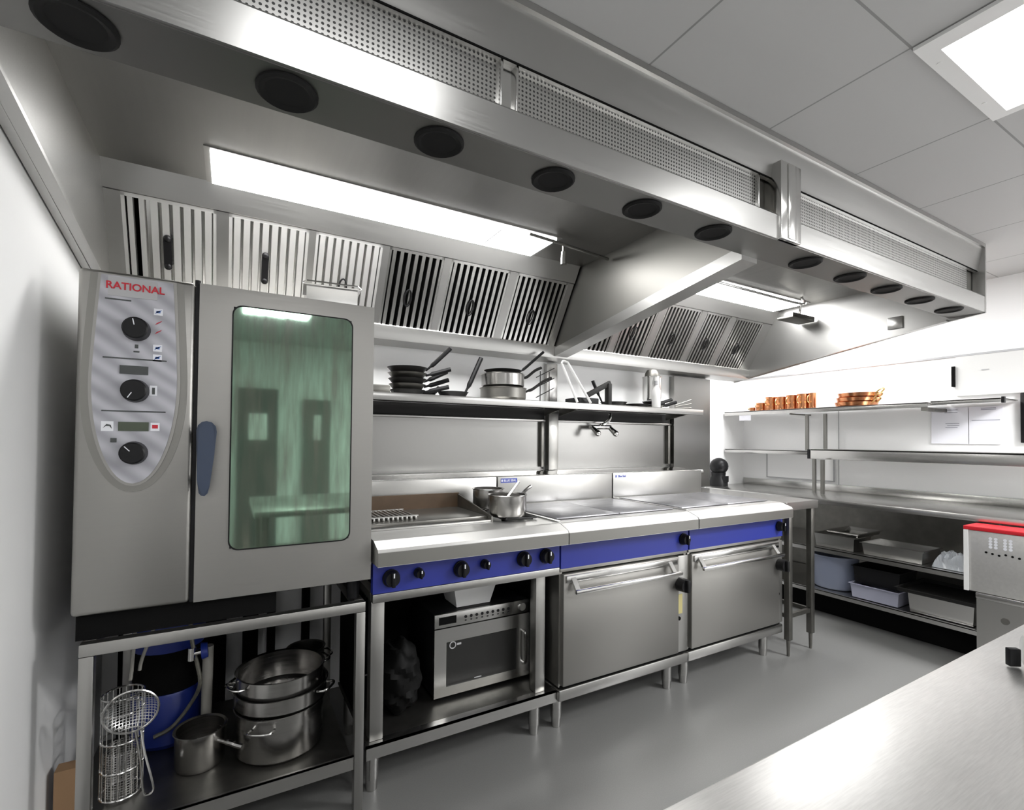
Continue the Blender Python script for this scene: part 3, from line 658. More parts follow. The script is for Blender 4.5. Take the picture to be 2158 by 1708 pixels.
def oven_range(x0, x1, label, xleg, plate_x, nm, inv, side):
    r = thing('oven_range', label, 'cooker', ((x0 + x1) / 2, 1.8, 0))
    bm = new(); prism(bm, [(1.735, .874), (1.735, .926), (1.741, .935), (1.80, .956), (1.815, .958), (2.398, .960), (2.398, .90), (1.83, .874)], 'x', x0, x1 - .002); part('worktop', bm, m_top, r, smooth=False)
    bm = new(); box(bm, x0, x1 - .003, 1.7325, 1.7348, .876, .924); part('front_edge', bm, m_sdark2, r)  # shading of the lip face put in as a darker strip
    bm = new()
    n = 2
    for k in range(n):
        a = x0 + .03 + (x1 - x0 - .06) / n * k; b_ = a + (x1 - x0 - .06) / n - .004
        box(bm, a, b_, 1.875, 2.375, .9605, .967, .002)
    part('solid_hotplate', bm, m_hotplate, r)
    bm = new(); box(bm, x0, x0 + .014, 1.82, 2.397, .9602, .964); part('edge_strip', bm, m_polish, r)
    bm = new(); box(bm, x0 + .004, x1 - .004, 1.80, 1.83, .752, .872); cpn = part('control_panel', bm, m_blue, r)
    knob(cpn, x1 - .045, .815, .028)
    bm = new(); box(bm, x0 + .004, x1 - .004, 1.806, 2.38, .735, .752, .002); box(bm, x0 + .004, x0 + .02, 1.815, 2.38, .22, .735); box(bm, x1 - .02, x1 - .004, 1.815, 2.38, .22, .735); box(bm, x0 + .02, x1 - .02, 2.36, 2.38, .22, .735); box(bm, x0 + .02, x1 - .02, 1.86, 1.87, .22, .735); part('carcass', bm, m_door, r)
    bm = new(); box(bm, x0, x1, 1.80, 2.38, .16, .212, .006); part('plinth_rail', bm, m_steel, r)
    bm = new(); box(bm, x0 + .01, x1 - .01, 1.815, 1.85, .212, .226); part('door_gap', bm, m_void, r)
    d0, d1 = x0 + .012, x1 - .082
    bm = new(); box(bm, d0, d1 if side else x1 - .05, 1.79, 1.845, .228, .728, .006); d = part('oven_door', bm, m_door, r)
    e1 = (d1 if side else x1 - .05)
    bm = new()
    prism(bm, [(1.79, .722), (1.787, .722), (1.742, .664), (1.742, .652), (1.748, .652), (1.79, .708)], 'x', d0 + .035, d0 + .06); prism(bm, [(1.79, .722), (1.787, .722), (1.742, .664), (1.742, .652), (1.748, .652), (1.79, .708)], 'x', e1 - .09, e1 - .065)
    box(bm, d0 + .03, e1 - .03, 1.734, 1.752, .648, .668, .006)
    box(bm, d0 + .01, e1 - .02, 1.780, 1.79, .69, .722, .003)
    part('door_handle', bm, m_polish, d)
    bm = new(); box(bm, x1 - .080, x1 - .008, 1.797, 1.83, .228, .728, .004); sd = part('side_strip', bm, m_steelv, r)
    xk = x1 - .075 if side else x1 - .055
    bm = new(); cyl(bm, (xk, 1.745, .585), (xk, 1.796, .585), .034, .036, 24); box(bm, xk - .01, xk + .01, 1.728, 1.75, .553, .617, .004); part('thermostat_knob', bm, m_black, sd)
    bm = new(); cyl(bm, (xk + .0, 1.792, .405), (xk, 1.797, .405), .010, n=14); part('indicator_hole', bm, m_void, sd)
    if side:
        bm = new(); box(bm, xk - .028, xk + .022, 1.7935, 1.7968, .43, .53); part('sticker', bm, m_yellow, sd)
    legs(r, xleg, .16)
    bm = new(); box(bm, x0, x1 - .004, 2.40, 2.415, .90, 1.122, .003); part('splashback', bm, m_splash, r)
    label_plate(r, plate_x, nm, inv)
    return r
oven_range(1.286, 2.118, 'blue panelled oven range beside the griddle, with yellow sticker by its door', (1.335, 2.059), 1.305, 'BLUE SEAL', True, True)
oven_range(2.122, 2.962, 'blue panelled oven range at the end beside the narrow table', (2.188, 2.906), 2.138, 'Blue Seal', False, False)

# things on the cooktop
pot('saucepan', 'steel saucepan with whisk on the front burner', (1.128, 2.005, .978), .088, .095, 'saucepans on the burners', 0, ang=.55, long=.15, up=.3, cat='saucepan')
pot('saucepan', 'steel saucepan on the rear burner beside the griddle', (1.148, 2.245, .978), .078, .10, 'saucepans on the burners', 0, ang=.9, cat='saucepan')
wk = thing('whisk', 'wire whisk standing in the saucepan on the front burner', 'whisk', (1.13, 2.0, .985))
W0 = Vector((1.11, 2.0, 1.045)); W1 = Vector((1.215, 2.05, 1.125)); WA = (W0 - W1).normalized(); WP = WA.orthogonal().normalized(); WQ = WA.cross(WP)
bm = new(); tube(bm, [W0, W1], .006, 8); part('handle', bm, m_polish, wk)
bm = new()
for k in range(5):
    a = k * PI / 5; o = (WP * math.cos(a) + WQ * math.sin(a)) * .02
    tube(bm, spline([W0, W0 + WA * .022 + o, W0 + WA * .045, W0 + WA * .022 - o, W0]), .0009, 4)
part('wire_balloon', bm, m_polish, wk)
gt = thing('cooling_grate', 'small ribbed metal grate lying on the griddle', 'grate', (.58, 2.15, .981))
bm = new()
for k in range(12): box(bm, .475 + .02 * k, .483 + .02 * k, 2.05, 2.27, .981, .996, .001)
box(bm, .472, .71, 2.05, 2.06, .996, 1.0); box(bm, .472, .71, 2.26, 2.27, .996, 1.0)
part('bar_grid', bm, m_steel, gt)

# under the griddle: microwave, tub, bag
mw = thing('microwave_oven', 'silver fronted microwave on the shelf under the griddle', 'microwave', (1.0, 2.0, .206))
mx0, mx1, mz0, mz1 = .765, 1.24, .222, .575
bm = new(); box(bm, mx0, mx1, 2.0, 2.31, mz0, mz1, .006)
for x in (mx0 + .04, mx1 - .04):
    for y in (2.03, 2.28): cyl(bm, (x, y, .206), (x, y, mz0 + .002), .014, n=12)
part('casing', bm, m_black, mw)
bm = new(); box(bm, mx0, mx1, 1.985, 2.0, .515, mz1, .003); cpn = part('control_strip', bm, m_steel, mw)
bm = new(); box(bm, mx0 + .02, mx0 + .10, 1.983, 1.986, .53, .562); part('display', bm, m_void, cpn)
bm = new()
for k in range(9):
    x = mx0 + .145 + .027 * k; cyl(bm, (x, 1.984, .548), (x, 1.9855, .548), .007, n=10); box(bm, x - .004, x + .004, 1.984, 1.9855, .530, .535)
part('button_print', bm, m_black, cpn)
bm = new(); cyl(bm, (mx1 - .04, 1.98, .545), (mx1 - .04, 1.986, .545), .018, n=20); part('dial', bm, m_polish, cpn)
bm = new()
for q in ((mx0, mx1, mz0, .262), (mx0, mx1, .452, .512), (mx0, mx0 + .055, .262, .452), (mx1 - .07, mx1, .262, .452)): box(bm, q[0], q[1], 1.983, 2.0, q[2], q[3])
d = part('door', bm, m_steel, mw)
bm = new(); box(bm, mx0 + .055, mx1 - .07, 1.9865, 1.998, .262, .452); part('window', bm, mat('smoked window', (.022, .022, .021), .2, spec=.4), d)
bm = new(); tube(bm, spline([(mx1 - .035, 1.983, .435), (mx1 - .035, 1.962, .425), (mx1 - .035, 1.958, .36), (mx1 - .035, 1.962, .295), (mx1 - .035, 1.983, .285)]), .007, 8); part('door_handle', bm, m_polish, d)
bm = new(); lathe(bm, [(.012, 0), (.016, .0), (.016, .002), (.012, .002)], n=16, M=Matrix.Translation((mx0 + .085, 1.986, .435)) @ RF); box(bm, mx0 + .105, mx0 + .125, 1.9850, 1.9864, .431, .439); box(bm, mx0 + .19, mx0 + .225, 1.9850, 1.9864, .268, .272); part('window_print', bm, m_grey, d)
tb = new(); M = Matrix.Translation((.97, 2.10, .577)); tray(tb, .21, .18, .095, tap=.022, fl=.008, M=M); tagged('plastic_tub', tb, m_plast, 'white plastic tub on top of the microwave', 'tub', smooth=False)
bm = new(); ball(bm, (0, 0, 0), 1, 48)
rnd = random.Random(3)
for v in bm.verts:
    n = v.co.copy(); k = 1 + .10 * math.sin(7 * n.x + 3) * math.cos(9 * n.z) + .04 * math.sin(19 * n.z + 8 * n.x)
    v.co = Vector((.625 + .095 * n.x * k, 2.05 + .13 * n.y * k, max(.2068, .33 + .145 * n.z * k)))
tagged('rubbish_bag', bm, mat('black film', (.006, .006, .006), .6, spec=.12), 'black crumpled bag beside the microwave', 'bag')

# ------------------------------------------------------------------ narrow infill table at the range end
it = thing('infill_table', 'narrow steel table on slim legs at the range end', 'table', (3.14, 2.2, 0))
bm = new(); box(bm, 2.968, 3.305, 1.786, 2.66, .93, .957); box(bm, 2.968, 3.305, 1.774, 1.7858, .908, .957); box(bm, 3.295, 3.305, 1.785, 2.66, .908, .93); part('table_top', bm, m_steel, it)
for x in (3.028, 3.272):
    for y in (1.805, 2.6):
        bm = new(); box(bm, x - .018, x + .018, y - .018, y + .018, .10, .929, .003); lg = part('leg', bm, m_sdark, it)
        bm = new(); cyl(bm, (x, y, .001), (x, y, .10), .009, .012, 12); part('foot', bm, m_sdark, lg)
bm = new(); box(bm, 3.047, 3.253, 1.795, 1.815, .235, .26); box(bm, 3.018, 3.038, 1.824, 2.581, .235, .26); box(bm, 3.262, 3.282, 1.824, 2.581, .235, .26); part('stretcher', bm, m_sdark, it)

# ------------------------------------------------------------------ wall cladding, ledge, shelf
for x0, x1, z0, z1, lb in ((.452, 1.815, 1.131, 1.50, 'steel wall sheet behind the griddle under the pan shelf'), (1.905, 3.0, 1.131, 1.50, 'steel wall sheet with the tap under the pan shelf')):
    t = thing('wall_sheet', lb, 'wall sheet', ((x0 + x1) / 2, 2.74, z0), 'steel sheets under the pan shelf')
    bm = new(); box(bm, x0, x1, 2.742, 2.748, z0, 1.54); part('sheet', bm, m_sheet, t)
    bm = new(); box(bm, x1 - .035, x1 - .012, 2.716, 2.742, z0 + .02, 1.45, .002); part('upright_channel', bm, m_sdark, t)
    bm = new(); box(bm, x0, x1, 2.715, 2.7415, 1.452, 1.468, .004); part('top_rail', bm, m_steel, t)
    bm = new(); box(bm, x0, x1, 2.735, 2.7415, 1.4685, 1.536); part('shaded_band', bm, m_blackm, t)  # black strip paints the shelf's dark reflection onto the sheet
bm = new(); box(bm, 3.008, 3.43, 2.70, 2.748, .959, 1.842); tagged('wall_mounted_sheet', bm, m_sheet, 'tall plain steel sheet at the end of the range wall', 'wall sheet')
bm = new(); prism(bm, [(2.422, 1.09), (2.418, 1.105), (2.420, 1.116), (2.428, 1.123), (2.46, 1.124), (2.50, 1.115), (2.56, 1.115), (2.60, 1.128), (2.741, 1.130), (2.741, 1.09)], 'x', .452, 3.003); tagged('wall_ledge', bm, m_polish, 'rounded steel ledge along the wall above the splashbacks', 'ledge')
bm = new(); box(bm, 1.822, 1.898, 2.69, 2.74, 1.132, 1.518, .003); tagged('shelf_post', bm, m_steelv, 'square steel post under the pan shelf between the wall sheets', 'post')
bm = new(); box(bm, 1.82, 1.905, 2.715, 2.745, 1.562, 1.842, .003); tagged('shelf_post', bm, m_steel, 'flat steel post between pan shelf and extractor canopy', 'post')
sh = thing('pan_shelf', 'long steel wall shelf above the range holding black pans', 'shelf', (1.7, 2.55, 1.53))
bm = new(); box(bm, .455, 2.985, 2.41, 2.712, 1.546, 1.556); box(bm, .455, 2.985, 2.405, 2.415, 1.520, 1.560, .003); part('shelf_board', bm, m_steel, sh)
bm = new(); box(bm, .455, 2.985, 2.425, 2.71, 1.538, 1.545); part('underside', bm, m_void, sh)  # black sheet paints the shade beneath the shelf board
for x in (.60, 1.80, 1.92, 2.93):
    bm = new(); prism(bm, [(2.712, 1.537), (2.45, 1.537), (2.712, 1.49)], 'x', x - .003, x + .003); part('bracket', bm, m_sdark, sh)
ZS = 1.562
# pans on the shelf
def fry(label, c, r, h, ang, long, up, group, m=m_blackm, mh=m_black, hz=.012, flat=True):
    root = thing('frying_pan', label, 'pan', c, group, True)
    bm = new(); t = .0025
    lathe(bm, [(0, 0), (r * .78, 0), (r * .82, .004), (r, h), (r + .003, h + .001), (r - t, h), (r * .81, .006), (r * .77, t), (0, t)], n=36); part('pan_body', bm, m, root)
    dx, dy = math.cos(ang), math.sin(ang)
    bm = new(); pts = [(dx * (r - .006), dy * (r - .006), h * .7), (dx * (r + .04), dy * (r + .04), h * .7 + .04 * up), (dx * (r + long * .5), dy * (r + long * .5), h * .7 + long * .5 * up), (dx * (r + long), dy * (r + long), h * .7 + long * up)]
    tube(bm, spline(pts, 4), [hz * .5] * 3 + [hz] * 10, 8); part('handle', bm, mh, root)
    return root
g1 = 'black frying pans stacked on the pan shelf'
names = ['lowest of five', 'second from the bottom of five', 'middle of five', 'second from the top of five', 'topmost of five']
for k in range(5):
    fry('black frying pan, %s stacked beside the oven' % names[k], (.815, 2.56, ZS + .001 + .030 * k), .092 + .006 * k * .5, .026, -.35 + .18 * (k % 3), .13, [.25, .35, .5, .3, 1.0][k], g1, m=m_sdark if k % 2 else m_blackm)
fry('low black frying pan with handle raised beside the five stacked pans', (1.08, 2.56, ZS + .001), .085, .03, .25, .12, 1.9, g1, hz=.014)
fry('small black pan tucked behind the low frying pan', (.96, 2.64, ZS + .001), .045, .025, .6, .06, .8, g1)
pot('saute_pan', 'deep olive black saute pan under another on the shelf', (1.405, 2.565, ZS + .001), .136, .07, 'saute pans on the pan shelf', 0, m=m_sdark, ang=-.1, long=.19, up=.55, mh=m_blackm, cat='pan')
pot('saute_pan', 'dented steel saute pan resting on another at the shelf post', (1.405, 2.57, ZS + .075), .128, .08, 'saute pans on the pan shelf', 0, m=m_pot, ang=.12, long=.17, up=.55, mh=m_blackm, cat='pan')
fry('black frying pan on top of the saute pans with handle pointing up', (1.405, 2.57, ZS + .159), .11, .02, -.05, .17, .85, 'saute pans on the pan shelf', hz=.009)
ws = thing('wire_rack', 'bent wire rack standing beside the saute pans', 'rack', (1.6, 2.5, ZS))
bm = new()
for x in (1.60, 1.665): tube(bm, [(x, 2.46, ZS + .003), (x, 2.46, ZS + .18)], .003, 6)
for z in (.05, .11, .17): tube(bm, [(1.57, 2.458, ZS + z - .03), (1.70, 2.458, ZS + z + .035)], .003, 6)
part('wire_frame', bm, m_blackm, ws)
# second bay
bm = new(); box(bm, 1.90, 2.06, 2.47, 2.62, ZS, ZS + .04, .004); tagged('black_tray', bm, m_black, 'flat black box on the shelf under the white tongs', 'box')
wt = thing('white_tongs', 'white plastic tongs leaning against the black box on the shelf', 'tongs', (1.9, 2.44, ZS))
bm = new(); tube(bm, [(1.755, 2.455, ZS + .235), (1.86, 2.435, ZS + .004)], .008, 8); part('arm', bm, m_plast, wt)
bm = new(); tube(bm, [(1.80, 2.455, ZS + .245), (1.965, 2.435, ZS + .004)], .008, 8); part('arm', bm, m_plast, wt)
bm = new(); tube(bm, spline([(1.752, 2.455, ZS + .236), (1.765, 2.456, ZS + .255), (1.80, 2.455, ZS + .249)]), .007, 8); part('spring_end', bm, m_plast, wt)
bm = new(); M = Matrix.Translation((2.08, 2.50, ZS + .103)) @ Matrix.Rotation(-.45, 4, 'Y'); box(bm, -.11, .11, -.012, .012, -.016, .016, .003, M=M)
for k in range(6): cyl(bm, M @ Vector((-.08 + .03 * k, -.0125, 0)), M @ Vector((-.08 + .03 * k, -.0128, 0)), .004, n=8)
box(bm, 2.15, 2.18, 2.48, 2.52, ZS + .001, ZS + .145, .003)
tagged('slotted_handle', bm, m_blackm, 'black slotted metal arm propped at an angle on the shelf', 'utensil')
fry('black frying pan with upright handle beside the slotted arm', (2.30, 2.60, ZS + .001), .09, .032, 2.9, .07, 2.2, 'pans on the shelf end', hz=.012)
fry('black frying pan under the glass jar at the shelf end', (2.47, 2.55, ZS + .001), .085, .022, -.35, .12, .15, 'pans on the shelf end')
fry('dark steel pan with handle towards the shelf end', (2.66, 2.585, ZS + .001), .075, .026, -.25, .12, .3, 'pans on the shelf end', m=m_sdark)
fry('thin black pan resting on the dark steel pan', (2.66, 2.585, ZS + .032), .075, .02, .05, .13, .25, 'pans on the shelf end')
jr = thing('steel_jug', 'tall steel jug with dark contents among the shelf end pans', 'jug', (2.60, 2.61, ZS + .06))
bm = new(); lathe(bm, [(0, 0), (.062, 0), (.066, .02), (.066, .16), (.07, .175), (.067, .175), (.063, .16), (.063, .02), (0, .004)], (2.665, 2.60, ZS + .06), 28); part('jug_body', bm, m_polish, jr)
bm = new(); lathe(bm, [(0, .235), (.035, .225), (.05, .20), (.055, .165), (0, .165)], (2.665, 2.60, ZS + .06), 20); part('dark_contents', bm, m_sdark, jr)
bt2 = thing('white_bottle', 'white bottle standing beside the steel jug on the shelf', 'bottle', (2.545, 2.47, ZS))
bm = new(); lathe(bm, [(0, .001), (.028, .001), (.03, .01), (.03, .12), (.012, .15), (.012, .155), (0, .155)], (2.555, 2.452, ZS), 20); part('bottle_body', bm, m_plast, bt2)
bm = new(); lathe(bm, [(0, .156), (.014, .156), (.014, .185), (0, .185)], (2.555, 2.452, ZS), 16); part('cap', bm, m_grey, bt2)
tg = thing('metal_tongs', 'thin dark metal tongs at the very end of the shelf', 'tongs', (2.85, 2.5, ZS))
for dz in (0, .03, .06):
    bm = new(); tube(bm, [(2.80, 2.50, ZS + .006 + dz * .4), (2.92, 2.46, ZS + .012 + dz)], .004, 6); part('arm', bm, m_sdark, tg)
bm = new(); box(bm, .56, .695, 2.45, 2.60, ZS, ZS + .038, .008); tagged('dark_tin', bm, m_sdark, 'small flat dark tin on the shelf end behind the tall oven', 'tin')
# wall tap
tp = thing('wall_tap', 'chrome two handled tap on the steel wall sheet', 'tap', (2.25, 2.7, 1.42))
bm = new(); tube(bm, spline([(2.30, 2.63, 1.52), (2.285, 2.63, 1.47), (2.25, 2.66, 1.44), (2.25, 2.716, 1.43)]), .011, 10); cyl(bm, (2.16, 2.68, 1.425), (2.34, 2.68, 1.425), .016, n=14); part('tap_body', bm, m_polish, tp)
for x in (2.17, 2.33):
    bm = new(); cyl(bm, (x, 2.68, 1.425), (x + .01, 2.63, 1.385), .014, .02, 14); ball(bm, (x + .012, 2.625, 1.38), .022, 12); part('tap_handle', bm, m_polish, tp)

# ------------------------------------------------------------------ right hand counter and shelving
ct = thing('wall_counter', 'long steel counter with two undershelves along the white wall', 'counter', (4.27, 1.8, 0))
CX0, CX1, CY0, CY1 = 3.90, 4.645, .45, 3.23
bm = new(); box(bm, CX0, CX1, CY0, CY1, .862, .90, .004); part('counter_top', bm, m_steel, ct)
bm = new(); box(bm, CX1 - .02, CX1, CY0, CY1, .90, .96, .002); part('upstand', bm, m_steel, ct)
bm = new(); box(bm, CX0 + .01, CX1 - .03, CY0 + .03, CY1, .522, .528); box(bm, CX0 + .01, CX0 + .02, CY0 + .03, CY1, .495, .530); part('middle_shelf', bm, m_steel, ct)
bm = new(); box(bm, CX0 + .01, CX1 - .03, CY0 + .03, CY1, .20, .206); box(bm, CX0 + .01, CX0 + .02, CY0 + .03, CY1, .175, .21); part('bottom_shelf', bm, m_steel, ct)
for y in (.52, 1.10, 3.15):
    for x in (CX0 + .045, CX1 - .06):
        bm = new(); box(bm, x - .018, x + .018, y - .018, y + .018, .001, .861); part('leg', bm, m_sdark, ct)
bm = new(); box(bm, CX1 - .012, CX1 - .002, CY0, CY1, .01, .86); part('back_panel', bm, m_sdark, ct)  # dark panel paints the shaded wall below the counter
bm = new(); box(bm, 4.05, 4.09, CY0 + .1, CY1, .001, .17); part('shadow_plinth', bm, m_void, ct)  # black board paints the floor shadow under the counter
# over shelves
os_ = thing('wall_shelf', 'upper steel wall shelf holding the copper pans', 'shelf', (4.48, 2.2, 1.6))
bm = new(); box(bm, 4.31, 4.64, 1.56, 3.22, 1.618, 1.626); box(bm, 4.31, 4.322, 1.56, 3.22, 1.588, 1.626, .002); part('shelf_board', bm, m_steel, os_)
bm = new(); box(bm, 4.315, 4.64, 1.56, 1.60, 1.565, 1.588); part('bracket', bm, m_sdark, os_)
bm = new(); box(bm, 4.315, 4.64, 2.55, 2.56, 1.575, 1.588); part('bracket', bm, m_sdark, os_)
o2 = thing('wall_shelf', 'short upper steel wall shelf above the pinned papers', 'shelf', (4.48, 1.35, 1.6))
bm = new(); box(bm, 4.335, 4.64, 1.18, 1.552, 1.625, 1.633); box(bm, 4.335, 4.345, 1.18, 1.552, 1.605, 1.633, .002); part('shelf_board', bm, m_steel, o2)
bm = new(); box(bm, 4.335, 4.36, 1.165, 1.18, 1.60, 1.64); part('end_cap', bm, m_black, o2)
o3 = thing('wall_shelf', 'far lower steel wall shelf section in the corner', 'shelf', (4.48, 2.8, 1.24))
bm = new(); box(bm, 4.32, 4.64, 2.405, 3.22, 1.250, 1.258); box(bm, 4.32, 4.33, 2.405, 3.22, 1.222, 1.258, .002); part('shelf_board', bm, m_steel, o3)
bm = new(); box(bm, 4.312, 4.33, 2.385, 2.403, 1.19, 1.27); part('end_cap', bm, m_black, o3)
o4 = thing('wall_shelf', 'long lower steel wall shelf section with deep front edge', 'shelf', (4.48, 1.5, 1.24))
bm = new(); box(bm, 4.30, 4.64, .50, 2.37, 1.262, 1.274); box(bm, 4.30, 4.31, .50, 2.37, 1.19, 1.274, .003); part('shelf_board', bm, m_steel, o4)
bm = new(); box(bm, 4.31, 4.64, 1.515, 1.53, 1.20, 1.262); part('bracket', bm, m_sdark, o4)
bm = new(); box(bm, 4.38, 4.60, 1.62, 2.0, 1.215, 1.228); box(bm, 4.40, 4.42, 1.64, 1.66, 1.228, 1.262); box(bm, 4.40, 4.42, 1.96, 1.98, 1.228, 1.262); tagged('tube_lamp', bm, m_sdark, 'dark strip lamp fitted below the long lower wall shelf', 'lamp', smooth=False)
for y, x, lb in ((2.425, 4.46, 'steel shelf post next to the corner on the counter'), (2.255, 4.27, 'steel shelf post standing on the counter front of the pair')):
    bm = new(); box(bm, x - .012, x + .012, y - .012, y + .012, .902, 1.186 if x < 4.3 else 1.248)
    if x < 4.3: pass
    tagged('shelf_post', bm, m_sdark2, lb, 'post', 'posts under the wall shelves', smooth=False)
for y, x, lb in ((2.43, 4.36, 'short steel post carrying the copper pan shelf'), (2.28, 4.36, 'short steel post carrying the copper pan shelf beside the wall joint')):
    bm = new(); box(bm, x - .012, x + .012, y - .012, y + .012, 1.276 if y < 2.37 else 1.26, 1.574, .002); tagged('shelf_post', bm, m_sdark2, lb, 'post', 'posts under the copper pan shelf', smooth=False)
ZT = 1.6275
gC = 'copper pans in a row on the wall shelf'
cps = [(2.985, .026, .035, 'tiny copper pan at the corner end of the copper row'), (2.90, .042, .075, 'low copper pan second from the corner on the shelf'), (2.80, .045, .125, 'tall copper pan third from the corner on the shelf'), (2.70, .045, .12, 'tall copper pan fourth from the corner on the shelf'), (2.60, .045, .128, 'tall copper pan fifth from the corner on the shelf'), (2.50, .047, .132, 'tall copper pan sixth from the corner on the shelf'), (2.42, .03, .135, 'slim tall copper pan beside the shelf post')]
for y, r, h, lb in cps:
    root = thing('copper_pan', lb, 'copper pan', (4.42, y, ZT), gC, True)
    bm = new(); lathe(bm, [(0, 0), (r * .96, 0), (r, .005), (r, h), (r + .003, h + .001), (r - .003, h), (r - .003, .006), (0, .004)], n=24); part('pan_body', bm, m_copper, root)
    bm = new(); pts = [(-r + .001, 0, h * .8), (-r - .03, 0, h * .82), (-r - .045, 0, h * .6), (-r - .03, 0, h * .4), (-r + .001, 0, h * .38)]
    tube(bm, spline(pts, 4), .004, 6); part('handle', bm, m_brass, root)
for k, lb in enumerate(('bottom copper pan of the three stacked on the shelf', 'middle copper pan of the three stacked on the shelf', 'top copper pan of the three stacked with raised brass handle')):
    root = thing('copper_pan', lb, 'copper pan', (4.46, 2.09 - .012 * k, ZT + .036 * k), 'three stacked copper pans', True)
    r = .15
    bm = new(); lathe(bm, [(0, 0), (r * .9, 0), (r * .95, .006), (r, .033), (r + .003, .034), (r - .004, .033), (r * .92, .008), (0, .004)], n=32); part('pan_body', bm, m_copper, root)
    bm = new(); tube(bm, spline([(-.05, -r + .012, .026), (-.06, -r - .02, .05), (-.04, -r - .035, .062), (-.01, -r - .03, .055), (0, -r + .002, .026)]), .0055, 6); part('handle', bm, m_brass, root)
# papers, panels on wall
for y0, y1, lb, ln in ((1.44, 1.655, 'white printed sheet on the wall under the shelf, nearer the copper pans', ((1.50, 1.58, 1.58), (1.50, 1.575, 1.56), (1.49, 1.57, 1.48), (1.49, 1.56, 1.465), (1.50, 1.57, 1.45))), (1.255, 1.435, 'white printed sheet with dark line beside the other pinned sheet', ((1.29, 1.37, 1.585), (1.29, 1.37, 1.575), (1.27, 1.42, 1.50)))):
    t = thing('wall_mounted_paper', lb, 'paper', (4.63, (y0 + y1) / 2, 1.33), 'printed sheets on the wall')
    bm = new(); box(bm, 4.640, 4.6415, y0, y1, 1.33, 1.597); part('sheet', bm, m_paper, t, smooth=False)
    bm = new()
    for a, b_, z in ln: box(bm, 4.6388, 4.6398, a, b_, z - .002, z + .002)
    part('print', bm, m_ink, t, smooth=False)
bd = thing('wall_board', 'white framed board on the wall behind the shelf posts', 'board', (4.64, 2.66, 1.0))
bm = new(); box(bm, 4.634, 4.646, 2.35, 2.975, .99, 1.215); part('panel', bm, m_white, bd, smooth=False)
bm = new()
for q in ((2.345, 2.355, .985, 1.218), (2.97, 2.98, .985, 1.218), (2.345, 2.98, .98, .99)): box(bm, 4.63, 4.6335, q[0], q[1], q[2], q[3])
part('frame', bm, m_grey, bd, smooth=False)
cb = thing('wall_cabinet', 'shallow grey wall box with dark slot above the short shelf', 'cabinet', (4.63, 1.2, 1.68))
bm = new(); box(bm, 4.625, 4.648, .80, 1.505, 1.68, 1.968); part('casing', bm, mat('pale grey paint', (.66, .66, .65), .5), cb, smooth=False)  # grey colour paints a shaded zone of the white wall
bm = new(); box(bm, 4.61, 4.648, 1.506, 1.524, 1.75, 1.90); part('slot', bm, m_void, cb, smooth=False)
bm = new(); box(bm, 4.622, 4.6245, 1.32, 1.36, 1.855, 1.862); part('maker_print', bm, m_grey, cb)
tgl = new(); box(tgl, 4.3065, 4.3085, 2.93, 3.05, 1.535, 1.585); tagged('shelf_label', tgl, m_paper, 'small white card hanging on the upper wall shelf edge', 'card', smooth=False)
bm = new(); box(bm, 4.625, 4.648, 1.10, 1.165, 1.34, 1.68, .004); tagged('hanging_utensil', bm, m_black, 'black utensil hanging on the wall beside the printed sheets', 'utensil')
# dark object in the corner
bo = thing('black_kettle', 'black rounded kettle standing in the counter corner', 'kettle', (4.2, 3.1, .902))
bm = new(); ball(bm, (4.13, 3.145, 1.09), .085, 20, (1, 1, .95)); part('kettle_body', bm, m_black, bo)
bm = new(); lathe(bm, [(0, .902), (.085, .902), (.082, .95), (.062, .99), (.066, 1.03), (0, 1.04)], (4.13, 3.15, 0), 20); part('kettle_base', bm, m_black, bo)
bm = new(); prism(bm, [(3.06, .945), (3.075, .93), (3.09, .99), (3.06, 1.0)], 'x', 4.10, 4.16); part('spout', bm, m_black, bo)

# ------------------------------------------------------------------ under the counter
def tray_thing(name, label, c, w, d, h, m, cat, tap=.01, fl=.01, group=None):
    bm = new(); tray(bm, w, d, h, tap=tap, fl=fl); o = tagged(name, bm, m, label, cat, group, False); o.location = c; return o
ZM = .5305
tray_thing('steel_container', 'deep steel food container on the middle undershelf', (4.08, 2.01, ZM), .25, .28, .10, m_steel, 'container')
tray_thing('baking_tray', 'steel baking tray tilted across the deep container', (4.14, 1.96, ZM + .103), .34, .22, .03, m_polish, 'tray')
tray_thing('steel_container', 'long shallow steel food container on the middle undershelf', (4.09, 1.64, ZM), .27, .36, .085, m_steel, 'container')
bm = new(); rnd = random.Random(11)
N = 16; g = [[None] * N for _ in range(N)]
for i in range(N):
    for j in range(N):
        u, v = i / (N - 1), j / (N - 1); e = min(u, 1 - u, v, 1 - v)
        g[i][j] = bm.verts.new((3.96 + .20 * u, 1.22 + .20 * v, ZM + .001 + min(.085, e * .6) * (.6 + rnd.random() * .6)))
for i in range(N - 1):
    for j in range(N - 1): bm.faces.new((g[i][j], g[i + 1][j], g[i + 1][j + 1], g[i][j + 1]))
tagged('plastic_bag', bm, m_bag, 'crumpled clear plastic bag on the middle undershelf', 'bag', smooth=False)
ZB = .2115
bm = new(); lathe(bm, [(0, 0), (.135, 0), (.15, .02), (.165, .235), (.172, .238), (.172, .25), (.160, .25), (.145, .02), (0, .008)], n=32, sx=.85); o = tagged('plastic_tub', bm, m_tub, 'round blue grey tub on the bottom undershelf', 'tub'); o.location = (4.10, 2.08, ZB)
tray_thing('plastic_crate', 'lilac grey plastic crate on the bottom undershelf', (4.08, 1.74, ZB), .28, .30, .10, m_lilac, 'crate')
tray_thing('black_crate', 'black plastic crate stacked on the lilac grey crate', (4.10, 1.74, ZB + .103), .26, .29, .12, m_black, 'crate')
